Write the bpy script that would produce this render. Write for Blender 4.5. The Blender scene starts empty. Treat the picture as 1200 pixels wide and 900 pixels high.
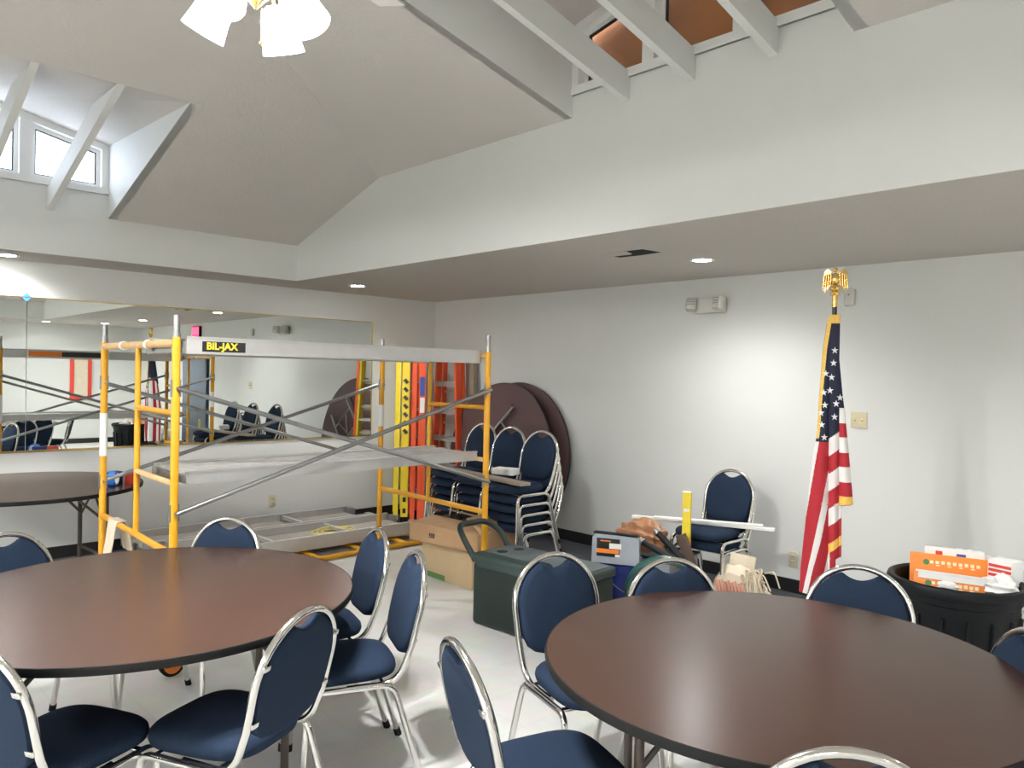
import bpy, bmesh, math, random
from mathutils import Vector, Matrix, Euler
random.seed(7)
PI = math.pi
S = bpy.context.scene
COL = S.collection

# ------------------------------------------------------------------ camera
def rad(*a): return [math.radians(v) for v in a]
YAW, PITCH, ROLL, EYE = 43.6, -0.74, 1.2, 1.61
a, p, r = rad(YAW, PITCH, ROLL)
fw = Vector((math.sin(a)*math.cos(p), math.cos(a)*math.cos(p), math.sin(p)))
rt = Vector((math.cos(a), -math.sin(a), 0)); up = rt.cross(fw)
rt2 = math.cos(r)*rt + math.sin(r)*up
up2 = -math.sin(r)*rt + math.cos(r)*up
M = Matrix((rt2, up2, -fw)).transposed().to_4x4(); M.translation = Vector((0, 0, EYE))
cd = bpy.data.cameras.new('camera'); cam = bpy.data.objects.new('camera', cd); COL.objects.link(cam)
cam.matrix_world = M; cd.sensor_width = 36; cd.lens = 890/1200*36; cd.clip_start = 0.03
S.camera = cam
# ------------------------------------------------------------------ view, world
S.view_settings.view_transform = 'Standard'; S.view_settings.look = 'None'
S.view_settings.gamma = 1; S.view_settings.use_curve_mapping = False
S.view_settings.exposure = 0.38
S.cycles.use_denoising = True; S.cycles.sample_clamp_indirect = 6; S.cycles.max_bounces = 10
S.cycles.diffuse_bounces = 6; S.cycles.caustics_reflective = False; S.cycles.caustics_refractive = False
FAN_E, DOWN_E, SKY_E, FILL_E = 20.0, 40.0, 8.5, 98.0
FAN_W, DOWN_W = 110.0, 112.0            # watts of each fan bulb and of each downlight
w = bpy.data.worlds.new('sky'); S.world = w; w.use_nodes = True
bg = w.node_tree.nodes['Background']; bg.inputs[0].default_value = (0.72, 0.83, 1.0, 1); bg.inputs[1].default_value = SKY_E
def portal(loc, rot, sx, sy):
    l = bpy.data.lights.new('window_portal', 'AREA'); l.shape = 'RECTANGLE'; l.size = sx; l.size_y = sy; l.cycles.is_portal = True
    o = bpy.data.objects.new('window_portal', l); o.location = loc; o.rotation_euler = rot; COL.objects.link(o)
portal((0.97, 6.75, 3.25), (-PI/2, 0, 0), 1.8, 0.7)

# ------------------------------------------------------------------ materials
def newmat(name):
    m = bpy.data.materials.new(name); m.use_nodes = True
    return m, m.node_tree, m.node_tree.nodes['Principled BSDF']
def mat(name, col, rough=0.5, metal=0.0, spec=0.5, noise=0.0, nscale=20, bump=0.0, bscale=60, emit=0, sheen=0, trans=0, coat=0, rvar=0):
    m, t, b = newmat(name); N, L = t.nodes, t.links
    b.inputs['Base Color'].default_value = (*col, 1); b.inputs['Roughness'].default_value = rough
    b.inputs['Metallic'].default_value = metal; b.inputs['Specular IOR Level'].default_value = spec
    b.inputs['Coat Weight'].default_value = coat
    if sheen: b.inputs['Sheen Weight'].default_value = sheen
    if trans: b.inputs['Transmission Weight'].default_value = trans
    if emit: b.inputs['Emission Color'].default_value = (*col, 1); b.inputs['Emission Strength'].default_value = emit
    if noise or bump or rvar:
        tc = N.new('ShaderNodeTexCoord')
    if noise:
        n = N.new('ShaderNodeTexNoise'); n.inputs['Scale'].default_value = nscale; n.inputs['Detail'].default_value = 5
        L.new(tc.outputs['Object'], n.inputs['Vector'])
        mx = N.new('ShaderNodeMix'); mx.data_type = 'RGBA'
        mx.inputs[6].default_value = (*[max(0, c*(1-noise)) for c in col], 1); mx.inputs[7].default_value = (*[min(1, c*(1+noise)) for c in col], 1)
        L.new(n.outputs['Fac'], mx.inputs[0]); L.new(mx.outputs[2], b.inputs['Base Color'])
    if rvar:
        n = N.new('ShaderNodeTexNoise'); n.inputs['Scale'].default_value = 9; L.new(tc.outputs['Object'], n.inputs['Vector'])
        mr = N.new('ShaderNodeMapRange'); mr.inputs[3].default_value = max(0, rough-rvar); mr.inputs[4].default_value = rough+rvar
        L.new(n.outputs['Fac'], mr.inputs[0]); L.new(mr.outputs[0], b.inputs['Roughness'])
    if bump:
        n = N.new('ShaderNodeTexNoise'); n.inputs['Scale'].default_value = bscale; n.inputs['Detail'].default_value = 3
        L.new(tc.outputs['Object'], n.inputs['Vector'])
        bp = N.new('ShaderNodeBump'); bp.inputs['Strength'].default_value = bump; bp.inputs['Distance'].default_value = 0.01
        L.new(n.outputs['Fac'], bp.inputs['Height']); L.new(bp.outputs[0], b.inputs['Normal'])
    return m
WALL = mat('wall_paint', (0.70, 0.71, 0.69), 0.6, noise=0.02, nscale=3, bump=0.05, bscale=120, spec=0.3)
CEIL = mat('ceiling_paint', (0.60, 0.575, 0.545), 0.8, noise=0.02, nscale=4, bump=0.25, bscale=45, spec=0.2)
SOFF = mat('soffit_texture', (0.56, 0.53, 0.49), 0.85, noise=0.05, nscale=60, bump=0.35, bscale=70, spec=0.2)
WHITE = mat('white_trim', (0.80, 0.80, 0.78), 0.45)
BLACKB = mat('black_vinyl_base', (0.012, 0.012, 0.013), 0.4, rvar=0.1)
CARPET = mat('dark_floor_border', (0.05, 0.053, 0.062), 0.8, noise=0.25, nscale=90, bump=0.2, bscale=200)
MIRROR = mat('mirror_glass', (0.82, 0.85, 0.83), 0.0, metal=1.0)
BRASS = mat('brass', (0.85, 0.6, 0.2), 0.2, metal=1.0)
GOLD = mat('gold_finial', (0.9, 0.62, 0.2), 0.18, metal=1.0)
CHROME = mat('chrome', (0.78, 0.77, 0.74), 0.13, metal=1.0, rvar=0.05)
STEEL = mat('galvanised_steel', (0.33, 0.335, 0.335), 0.36, metal=0.9, noise=0.15, nscale=30)
ALU = mat('aluminium', (0.62, 0.62, 0.61), 0.4, metal=0.75, noise=0.08, nscale=14)
ALUDECK = mat('weathered_deck', (0.30, 0.27, 0.24), 0.65, noise=0.25, nscale=9, bump=0.1)
PAINTDECK = mat('paint_spattered_plank', (0.50, 0.49, 0.47), 0.65, noise=0.4, nscale=14, bump=0.2, bscale=40)
YELLOW = mat('yellow_scaffold_paint', (0.68, 0.325, 0.012), 0.4, noise=0.12, nscale=25, rvar=0.1)
WORN = mat('worn_yellow_tube', (0.72, 0.47, 0.22), 0.5, noise=0.3, nscale=30)
FABRIC = mat('blue_upholstery', (0.0140, 0.0245, 0.047), 0.9, noise=0.35, nscale=220, bump=0.2, bscale=300, spec=0.12)
DARKVINYL = mat('black_underside', (0.02, 0.02, 0.022), 0.6)
BLACK = mat('black_plastic', (0.005, 0.006, 0.008), 0.5, spec=0.25, noise=0.2, nscale=12)
RUBBER = mat('black_rubber', (0.01, 0.01, 0.01), 0.7, spec=0.15)
TBROWN = mat('brown_painted_steel', (0.055, 0.04, 0.032), 0.45)
TUNDER = mat('brown_table_underside', (0.085, 0.045, 0.043), 0.65, noise=0.12, nscale=6)
CARD = mat('cardboard', (0.42, 0.26, 0.14), 0.85, noise=0.1, nscale=12)
CARD2 = mat('tan_cardboard', (0.46, 0.34, 0.20), 0.85, noise=0.08, nscale=12)
COOLER = mat('dark_green_plastic', (0.009, 0.019, 0.016), 0.5, spec=0.35, noise=0.2, nscale=8, bump=0.1, bscale=90)
COOLLID = mat('grey_green_lid', (0.026, 0.045, 0.042), 0.5, spec=0.4, noise=0.15, nscale=9)
LIDTOP = mat('paler_grey_lid_top', (0.085, 0.105, 0.110), 0.5, noise=0.25, nscale=12)
BLUEB = mat('blue_bucket_plastic', (0.008, 0.018, 0.13), 0.35)
TOTE = mat('grey_clear_plastic', (0.33, 0.36, 0.40), 0.25, noise=0.1, nscale=15)
ORANGE = mat('orange_print', (0.85, 0.23, 0.03), 0.5)
PIZZA = mat('orange_pizza_board', (0.80, 0.24, 0.03), 0.6, noise=0.05, nscale=10)
CREAM = mat('cream_print', (0.85, 0.78, 0.55), 0.6)
PAPER = mat('white_paper', (0.80, 0.80, 0.78), 0.7, noise=0.05, nscale=20)
PLASTICW = mat('white_plastic_film', (0.74, 0.76, 0.78), 0.3, noise=0.06, nscale=12)
REDPR = mat('red_print', (0.55, 0.05, 0.03), 0.6)
BLUEPR = mat('blue_print', (0.03, 0.08, 0.35), 0.6)
BEIGE = mat('ivory_plate', (0.62, 0.55, 0.38), 0.45)
FIXT = mat('off_white_plastic', (0.62, 0.61, 0.56), 0.5)
COPPER = mat('brown_bag', (0.34, 0.16, 0.08), 0.45, noise=0.4, nscale=14)
GREENH = mat('green_hose', (0.006, 0.065, 0.052), 0.4)
WOODB = mat('brown_board', (0.10, 0.065, 0.045), 0.6, noise=0.25, nscale=9)
WOODG = mat('grey_brown_timber', (0.27, 0.22, 0.17), 0.7, noise=0.25, nscale=9)
LEVELY = mat('yellow_level', (0.80, 0.62, 0.04), 0.4)
CANVAS = mat('cream_canvas', (0.66, 0.58, 0.45), 0.9, noise=0.12, nscale=18, bump=0.2)
PINKPR = mat('faded_pink_print', (0.65, 0.28, 0.2), 0.9)
LADY = mat('yellow_fibreglass', (0.80, 0.62, 0.03), 0.45, noise=0.08, nscale=12)
LADR = mat('red_orange_fibreglass', (0.74, 0.09, 0.025), 0.45, noise=0.1, nscale=12)
NAVY = mat('flag_navy', (0.006, 0.009, 0.030), 0.8)
FRED = mat('flag_red', (0.36, 0.012, 0.022), 0.8)
FWHITE = mat('flag_white', (0.74, 0.72, 0.70), 0.8)
FGOLD = mat('gold_fringe', (0.78, 0.48, 0.10), 0.7, noise=0.3, nscale=80)
POLEW = mat('dark_pole_wood', (0.03, 0.02, 0.015), 0.35)
TAPE = mat('blue_tape', (0.02, 0.17, 0.62), 0.6)
DKBLUE = mat('dark_blue_card', (0.01, 0.02, 0.10), 0.5)
BROWNBOARD = mat('orange_brown_plywood', (0.30, 0.095, 0.006), 0.6, noise=0.4, nscale=2.2)
ROPE = mat('yellow_rope', (0.62, 0.52, 0.16), 0.8, noise=0.2, nscale=60)
CURT = mat('blue_grey_curtain', (0.20, 0.235, 0.28), 0.85, noise=0.1, nscale=10)
EXITM = mat('exit_red_face', (1.0, 0.05, 0.14), 0.5, emit=2.5)
LAMPG = mat('lit_frosted_glass', (1.0, 0.992, 0.972), 0.4, emit=FAN_E)
DOWNG = mat('lit_downlight_lens', (1.0, 0.992, 0.972), 0.4, emit=DOWN_E)
FILLG = mat('fill_light_diffuser', (1.0, 0.992, 0.972), 0.4, emit=FILL_E)  # emission of the added fill lights, out of view
DARK = mat('dark_void', (0.006, 0.006, 0.006), 0.9)
SLAT = mat('white_blade', (0.72, 0.70, 0.66), 0.45)
BOARDBG = mat('grey_sheet', (0.38, 0.39, 0.40), 0.6)

def laminate():
    m, t, b = newmat('walnut_laminate'); N, L = t.nodes, t.links
    tc = N.new('ShaderNodeTexCoord'); mp = N.new('ShaderNodeMapping'); mp.inputs['Scale'].default_value = (2.2, 38, 4)
    n = N.new('ShaderNodeTexNoise'); n.inputs['Scale'].default_value = 2.4; n.inputs['Detail'].default_value = 8; n.inputs['Distortion'].default_value = 0.6
    cr = N.new('ShaderNodeValToRGB'); cr.color_ramp.elements[0].color = (0.032, 0.0145, 0.0105, 1); cr.color_ramp.elements[1].color = (0.068, 0.034, 0.024, 1)
    cr.color_ramp.elements[0].position = 0.3; cr.color_ramp.elements[1].position = 0.75
    L.new(tc.outputs['Object'], mp.inputs[0]); L.new(mp.outputs[0], n.inputs['Vector']); L.new(n.outputs['Fac'], cr.inputs[0]); L.new(cr.outputs[0], b.inputs['Base Color'])
    b.inputs['Roughness'].default_value = 0.27; b.inputs['Specular IOR Level'].default_value = 0.5
    return m
LAM = laminate()
def tiles():
    m, t, b = newmat('vinyl_floor_tiles'); N, L = t.nodes, t.links
    tc = N.new('ShaderNodeTexCoord'); br = N.new('ShaderNodeTexBrick'); br.offset = 0; br.squash = 1
    br.inputs['Scale'].default_value = 1; br.inputs['Brick Width'].default_value = 0.305; br.inputs['Row Height'].default_value = 0.305
    br.inputs['Mortar Size'].default_value = 0.0015; br.inputs['Color1'].default_value = (0.70, 0.705, 0.685, 1); br.inputs['Color2'].default_value = (0.68, 0.68, 0.655, 1)
    br.inputs['Mortar'].default_value = (0.60, 0.59, 0.55, 1)
    n = N.new('ShaderNodeTexNoise'); n.inputs['Scale'].default_value = 7; n.inputs['Detail'].default_value = 6
    mx = N.new('ShaderNodeMix'); mx.data_type = 'RGBA'; mx.blend_type = 'MULTIPLY'; mx.inputs[0].default_value = 0.25
    L.new(tc.outputs['Object'], br.inputs['Vector']); L.new(tc.outputs['Object'], n.inputs['Vector'])
    L.new(br.outputs['Color'], mx.inputs[6]); L.new(n.outputs['Color'], mx.inputs[7]); L.new(mx.outputs[2], b.inputs['Base Color'])
    mr = N.new('ShaderNodeMapRange'); mr.inputs[3].default_value = 0.22; mr.inputs[4].default_value = 0.5
    L.new(n.outputs['Fac'], mr.inputs[0]); L.new(mr.outputs[0], b.inputs['Roughness'])
    return m
TILE = tiles()
def glass():
    m, t, b = newmat('window_glass'); N, L = t.nodes, t.links
    tr = N.new('ShaderNodeBsdfTransparent'); gl = N.new('ShaderNodeBsdfGlossy'); gl.inputs['Roughness'].default_value = 0.02
    mx = N.new('ShaderNodeMixShader'); mx.inputs[0].default_value = 0.06
    L.new(tr.outputs[0], mx.inputs[1]); L.new(gl.outputs[0], mx.inputs[2]); L.new(mx.outputs[0], N['Material Output'].inputs[0])
    return m
GLASS = glass()

# ------------------------------------------------------------------ mesh helpers
def TR(loc=(0, 0, 0), rot=(0, 0, 0)): return Matrix.Translation(Vector(loc)) @ Euler(rot).to_matrix().to_4x4()
ID = Matrix.Identity(4)
class MB:
    def __init__(s): s.bm = bmesh.new(); s.mi = 0
    def face(s, vs, smooth=False):
        try: f = s.bm.faces.new(vs)
        except ValueError: return
        f.material_index = s.mi; f.smooth = smooth
    def poly(s, pts):
        s.face([s.bm.verts.new(q) for q in pts]); return s
    def merge(s, b2, m):
        b2.verts.index_update(); vs = [s.bm.verts.new(m @ v.co) for v in b2.verts]
        for f in b2.faces:
            s.face([vs[v.index] for v in f.verts], f.smooth)
        b2.free()
    def box(s, c, size, rot=(0, 0, 0), bevel=0, seg=2, m=None):
        b2 = bmesh.new(); bmesh.ops.create_cube(b2, size=1, matrix=Matrix.Diagonal((*size, 1)))
        if bevel:
            bmesh.ops.bevel(b2, geom=b2.edges[:], offset=bevel, segments=seg, affect='EDGES', profile=0.5)
            for f in b2.faces: f.smooth = True
        s.merge(b2, (m or ID) @ TR(c, rot)); return s
    def b2(s, lo, hi, bevel=0, m=None):
        return s.box([(x+y)/2 for x, y in zip(lo, hi)], [abs(y-x) for x, y in zip(lo, hi)], bevel=bevel, m=m)
    def bar(s, p, q, wd, th, upv=(0, 0, 1), bevel=0):
        p, q = Vector(p), Vector(q); z = (q-p); ln = z.length; z.normalize()
        x = Vector(upv).cross(z)
        if x.length < 1e-4: x = Vector((1, 0, 0)).cross(z)
        x.normalize(); y = z.cross(x)
        m = Matrix((x, y, z)).transposed().to_4x4(); m.translation = (p+q)/2
        return s.box((0, 0, 0), (wd, th, ln), bevel=bevel, m=m)
    def tube(s, pts, r, n=10, closed=False, rads=None):
        P = [Vector(q) for q in pts]; k = len(P); rings = []
        T = []
        for i in range(k):
            if closed: t = P[(i+1) % k]-P[i-1]
            else: t = P[min(i+1, k-1)]-P[max(i-1, 0)]
            T.append(t.normalized())
        u = T[0].orthogonal().normalized()
        for i in range(k):
            if i: 
                u = u - T[i]*u.dot(T[i])
                u = u.normalized() if u.length > 1e-6 else T[i].orthogonal().normalized()
            v = T[i].cross(u); rr = rads[i] if rads else r
            rings.append([s.bm.verts.new(P[i]+rr*(math.cos(2*PI*j/n)*u+math.sin(2*PI*j/n)*v)) for j in range(n)])
        for i in range(k if closed else k-1):
            A, B = rings[i], rings[(i+1) % k]; off = 0
            if closed and i == k-1:
                off = min(range(n), key=lambda o: (A[0].co-B[o].co).length)
            for j in range(n): s.face([A[j], A[(j+1) % n], B[(j+1+off) % n], B[(j+off) % n]], True)
        if not closed: s.face(rings[0][::-1]); s.face(rings[-1])
        return s
    def lathe(s, prof, n=24, m=ID, caps=True, sx=1, sy=1):
        rings = []
        for rr, z in prof:
            rings.append([s.bm.verts.new(m @ Vector((sx*rr*math.cos(2*PI*j/n), sy*rr*math.sin(2*PI*j/n), z))) for j in range(n)])
        for A, B in zip(rings, rings[1:]):
            for j in range(n): s.face([A[j], A[(j+1) % n], B[(j+1) % n], B[j]], True)
        if caps: s.face(rings[0][::-1]); s.face(rings[-1])
        return s
    def prism(s, poly, h, m=ID, h0=0.0):
        A = [s.bm.verts.new(m @ Vector((x, y, h0))) for x, y in poly]; B = [s.bm.verts.new(m @ Vector((x, y, h))) for x, y in poly]
        s.face(A[::-1]); s.face(B); k = len(A)
        for i in range(k): s.face([A[i], A[(i+1) % k], B[(i+1) % k], B[i]])
        return s
    def slab(s, pts, off):
        off = Vector(off); A = [s.bm.verts.new(q) for q in pts]; B = [s.bm.verts.new(Vector(q)+off) for q in pts]
        s.face(A[::-1]); s.face(B); k = len(A)
        for i in range(k): s.face([A[i], A[(i+1) % k], B[(i+1) % k], B[i]])
        return s
    def ring(s, outer, inner, h0, h1, m=ID):
        k = len(outer)
        for i in range(k):
            j = (i+1) % k
            q = [outer[i], outer[j], inner[j], inner[i]]
            s.prism(q, h1, m, h0)
        return s
    def ico(s, c, r, sub=2, sc=(1, 1, 1), jit=0, seed=0):
        b2 = bmesh.new(); bmesh.ops.create_icosphere(b2, subdivisions=sub, radius=r)
        R = random.Random(seed)
        for v in b2.verts:
            k = 1+R.uniform(-jit, jit); v.co = Vector((v.co.x*sc[0]*k, v.co.y*sc[1]*k, v.co.z*sc[2]*k))
        for f in b2.faces: f.smooth = jit == 0
        s.merge(b2, TR(c)); return s
def obj(name, mb, mats, parent=None, sharp=40):
    me = bpy.data.meshes.new(name); bmesh.ops.recalc_face_normals(mb.bm, faces=mb.bm.faces[:])
    mb.bm.to_mesh(me); mb.bm.free()
    for m in (mats if isinstance(mats, (list, tuple)) else [mats]): me.materials.append(m)
    me.set_sharp_from_angle(angle=math.radians(sharp))
    o = bpy.data.objects.new(name, me); COL.objects.link(o)
    if parent: o.parent = parent
    return o
def tag(o, label, cat, group=None, kind=None):
    o['label'] = label; o['category'] = cat
    if group: o['group'] = group
    if kind: o['kind'] = kind
    return o
def thing(name, label, cat, loc=(0, 0, 0), rz=0, group=None):
    o = bpy.data.objects.new(name, None); COL.objects.link(o); o.empty_display_size = 0.1
    o.location = loc; o.rotation_euler = (0, 0, rz)
    return tag(o, label, cat, group)
def struct(name, mb, mats, parent=None):
    o = obj(name, mb, mats, parent)
    if not parent: o['kind'] = 'structure'
    return o
def dup(root, loc, rz, label=None):
    r = root.copy(); COL.objects.link(r); r.location = loc; r.rotation_euler = (0, 0, rz)
    if label: r['label'] = label
    for ch in list(root.children):
        c = ch.copy(); COL.objects.link(c); c.parent = r
        for g in list(ch.children):
            d = g.copy(); COL.objects.link(d); d.parent = c
    return r
def rounded(pts, rr, n=6):
    P = [Vector(q) for q in pts]; out = [P[0]]
    for i in range(1, len(P)-1):
        a, b, c = P[i-1], P[i], P[i+1]; d1, d2 = (a-b), (c-b)
        k = min(rr, d1.length*0.49, d2.length*0.49); s0 = b+d1.normalized()*k; s1 = b+d2.normalized()*k
        for j in range(n+1):
            t = j/n; out.append(s0*(1-t)**2+b*2*t*(1-t)+s1*t*t)
    out.append(P[-1]); return out
def text_mesh(txt, size, m, mat_, parent, name='lettering', depth=0.001, sx=1.0, bold=0.0):
    cu = bpy.data.curves.new(name, 'FONT'); cu.body = txt; cu.size = size; cu.extrude = depth; cu.align_x = 'CENTER'; cu.align_y = 'CENTER'; cu.offset = bold
    o = bpy.data.objects.new(name, cu); COL.objects.link(o)
    dg = bpy.context.evaluated_depsgraph_get(); me = bpy.data.meshes.new_from_object(o.evaluated_get(dg))
    COL.objects.unlink(o); bpy.data.objects.remove(o)
    me.transform(m @ Matrix.Diagonal((sx, 1, 1, 1))); me.materials.clear(); me.materials.append(mat_)
    q = bpy.data.objects.new(name, me); COL.objects.link(q); q.parent = parent
    return q
def inset(poly, d):
    k = len(poly); P = [Vector(q) for q in poly]; area = sum(P[i].x*P[(i+1) % k].y-P[(i+1) % k].x*P[i].y for i in range(k)); sg = 1 if area > 0 else -1
    out = []
    for i in range(k):
        e1 = (P[i]-P[i-1]).normalized(); e2 = (P[(i+1) % k]-P[i]).normalized()
        n1 = Vector((-e1.y, e1.x))*sg; n2 = Vector((-e2.y, e2.x))*sg
        bis = (n1+n2); bis = bis/(1+n1.dot(n2)); out.append(tuple(P[i]+bis*d))
    return out

# ------------------------------------------------------------------ room shell
XR, YB, XL, YN, ZS = 5.53, 7.15, -3.6, -3.2, 2.44      # wall planes and soffit height
FR, FB, FL, FN = 3.43, 6.55, -1.49, -1.99               # upper faces of the raised vault
mb = MB(); bw = 0.55
mb.b2((XL, YN, -0.1), (XR-bw, YB-bw, 0)); mb.mi = 1
mb.b2((XR-bw, YN, -0.1), (XR, YB, 0)); mb.b2((XL, YB-bw, -0.1), (XR-bw, YB, 0))
struct('floor', mb, [TILE, CARPET])
T = 0.12
struct('wall_back', MB().b2((XL-T, YB, -0.1), (XR+T, YB+T, 2.6)), WALL)
DY0, DY1, DZ = -0.78, 0.62, 2.05
struct('wall_right', MB().b2((XR, YN, -0.1), (XR+T, DY0, 2.6)).b2((XR, DY1, -0.1), (XR+T, YB, 2.6)).b2((XR, DY0, DZ), (XR+T, DY1, 2.6)), WALL)
struct('wall_left', MB().b2((XL-T, YN, -0.1), (XL, YB, 2.6)), WALL)
struct('wall_front', MB().b2((XL-T, YN-T, -0.1), (XR+T, YN, 2.6)), WALL)
mb = MB(); d = 0.1
mb.b2((FR+d, YN, ZS), (XR, YB, ZS+d)); mb.b2((XL, YN, ZS), (FL-d, YB, ZS+d))
mb.b2((FL-d, FB+d, ZS), (FR+d, YB, ZS+d)); mb.b2((FL-d, YN, ZS), (FR+d, FN-d, ZS+d))
mb.b2((FR, FN-d, ZS-0.002), (FR+d, FB+d, ZS)); mb.b2((FL-d, FN-d, ZS-0.002), (FL, FB+d, ZS)); mb.b2((FL, FB, ZS-0.002), (FR, FB+d, ZS)); mb.b2((FL, FN-d, ZS-0.002), (FR, FN, ZS))
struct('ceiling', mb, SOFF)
bh = 0.1
struct('baseboard_back', MB().b2((XL, YB-0.012, 0), (XR, YB, bh)), BLACKB)
struct('baseboard_right', MB().b2((XR-0.012, DY1+0.08, 0), (XR, YB-0.012, bh)).b2((XR-0.012, YN, 0), (XR, DY0-0.08, bh)), BLACKB)
struct('baseboard_front', MB().b2((XL, YN, 0), (XR-0.012, YN+0.012, bh)), BLACKB)
# vault
ZB, ZR, SB, SR = 2.766, 3.17, 0.30, 0.22
zb = lambda y: ZB+SB*(FB-y)
zr = lambda x: ZR+SR*(FR-x)
CX = (FR+FL)/2; CY = (FB+FN)/2; ZT = zr(CX); YK = FB-(ZR-ZB)/SB; YT = FB-(ZT-ZB)/SB
yh = lambda x: YK-(FR-x)*(YK-YT)/(FR-CX)               # hip line, back right
DXa, DXb, DYo = 0.13, 1.81, 4.87                        # back dormer
DRa, DRb, DXo = 1.44, 3.12, 1.75                        # right dormer
xh = lambda x: 2*CX-x
back = lambda x, y: (x, y, zb(y))
frt = lambda x, y: (x, 2*CY-y, zb(y))
right = lambda x, y: (x, y, zr(x))
left = lambda x, y: (xh(x), y, zr(x))
mb = MB(); U = (0, 0, 0.1)
mb.slab([back(FR, FB), back(FR, YK), back(DXb+.004, yh(DXb+.004)), back(DXb+.004, FB)], U)
mb.slab([back(DXb+.004, DYo), back(DXb+.004, yh(DXb+.004)), back(CX, YT), back(DXa-.004, yh(DXb+.004)), back(DXa-.004, DYo)], U)
mb.slab([back(FL, FB), back(DXa-.004, FB), back(DXa-.004, yh(DXb+.004)), back(FL, YK)], U)
YK2, YT2 = 2*CY-YK, 2*CY-YT
mb.slab([right(FR, YK), right(FR, DRb+.004), right(DXo, DRb+.004), right(CX, DRb+.004), right(CX, YT)], U)
mb.slab([right(DXo, DRb+.004), right(DXo, DRa-.004), right(CX, DRa-.004), right(CX, DRb+.004)], U)
mb.slab([right(FR, DRa-.004), right(FR, YK2), right(CX, YT2), right(CX, DRa-.004), right(DXo, DRa-.004)], U)
mb.slab([left(FR, YK), left(FR, YK2), left(CX, YT2), left(CX, YT)], U)
mb.slab([frt(FR, FB), frt(FR, YK), frt(CX, YT), frt(FL, YK), frt(FL, FB)], U)
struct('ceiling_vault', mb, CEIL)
SILLR, SILLB = 3.30, 2.95
MY = lambda x0: Matrix(((0, 0, 1, x0), (1, 0, 0, 0), (0, 1, 0, 0), (0, 0, 0, 1)))   # (u,v,h)->(x0+h, u, v)
MX = lambda y0: Matrix(((1, 0, 0, 0), (0, 0, 1, y0), (0, 1, 0, 0), (0, 0, 0, 1)))   # (u,v,h)->(u, y0+h, v)
struct('wall_upper_right', MB().prism([(FN, ZS), (FB+d, ZS), (FB+d, ZB), (FB, ZB), (YK, ZR), (DRb, ZR), (DRb, SILLR), (DRa, SILLR), (DRa, ZR), (YK2, ZR), (FN, ZB)], d, MY(FR)), WALL)
struct('wall_upper_left', MB().prism([(FN, ZS), (FB, ZS), (FB, ZB), (YK, ZR), (YK2, ZR), (FN, ZB)], d, MY(FL-d)), WALL)
struct('wall_upper_back', MB().prism([(FL-d, ZS), (FR, ZS), (FR, ZB), (DXb, ZB), (DXb, SILLB), (DXa, SILLB), (DXa, ZB), (FL-d, ZB)], d, MX(FB)), WALL)
struct('wall_upper_front', MB().b2((FL-d, FN-d, ZS), (FR+d, FN, ZB)), WALL)
# dormer cheeks and ceilings
EVB, PKB = 3.336, 3.336+0.22*0.84
EVR, PKR = 3.72, 3.72+0.22*0.84
mb = MB(); zhB = zb(DYo); mid = (DXa+DXb)/2
for x, o in ((DXb, 0.06), (DXa, -0.06)):
    mb.slab([(x, FB, ZB), (x, DYo, zhB), (x, FB, EVB)], (o, 0, 0))
struct('wall_dormer_back', mb, WALL)
mb = MB()
for x in (DXb, DXa):
    mb.slab([(x, FB, EVB), (mid, FB, PKB), (x, DYo, zhB)], U); mb.slab([(mid, FB, PKB), (mid, DYo, zhB), (x, DYo, zhB)], U)
struct('ceiling_dormer_back', mb, CEIL)
mb = MB(); zhR = zr(DXo); mid = (DRa+DRb)/2
for y, o in ((DRb, 0.06), (DRa, -0.06)):
    mb.slab([(FR, y, ZR), (DXo, y, zhR), (FR, y, EVR)], (0, o, 0))
struct('wall_dormer_right', mb, WALL)
mb = MB()
for y in (DRb, DRa):
    mb.slab([(FR, y, EVR), (FR, mid, PKR), (DXo, y, zhR)], U); mb.slab([(FR, mid, PKR), (DXo, mid, zhR), (DXo, y, zhR)], U)
struct('ceiling_dormer_right', mb, CEIL)
def dormer_window(name, u0, u1, sill, ev, pk, m, backing=None):
    root = bpy.data.objects.new(name, None); COL.objects.link(root); root['kind'] = 'structure'
    um = (u0+u1)/2; hd = lambda u: ev+(pk-ev)*(1-abs(u-um)/(um-u0)); th = (u1-u0)/3
    out = [(u0, sill), (u1, sill), (u1, ev), (um, pk), (u0, ev)]
    mb = MB(); mb.ring(out, inset(out, 0.05), -0.012, 0.09, m)
    for k in (1, 2):
        u = u0+th*k; mb.prism([(u-0.04, sill+0.02), (u+0.04, sill+0.02), (u+0.04, hd(u+0.04)-0.02), (u-0.04, hd(u-0.04)-0.02)], 0.09, m, -0.010)
    mb.prism([(u0, sill-0.0), (u1, sill-0.0), (u1, sill+0.05), (u0, sill+0.05)], 0.0, m, -0.02)
    struct('window_frame', mb, WHITE, root)
    sb, gb = MB(), MB()
    for k in range(3):
        a0 = u0+th*k+(0.05 if k == 0 else 0.04); a1 = u0+th*(k+1)-(0.05 if k == 2 else 0.04)
        pl = [(a0, sill+0.05), (a1, sill+0.05), (a1, hd(a1)-0.05)]+([(um, pk-0.05)] if k == 1 else [])+[(a0, hd(a0)-0.05)]
        sb.ring(pl, inset(pl, 0.028), 0.045, 0.075, m); i2 = inset(pl, 0.034); sb.mi = 1; sb.ring(inset(pl, 0.028), inset(pl, 0.036), 0.05, 0.07, m); sb.mi = 0
        gb.prism(inset(pl, 0.03), 0.062, m, 0.058)
    struct('window_sash', sb, [WHITE, BLACKB], root); struct('window_pane', gb, GLASS, root)
    if backing: struct('window_backing', MB().prism(out, 0.16, m, 0.13), backing, root)
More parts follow.
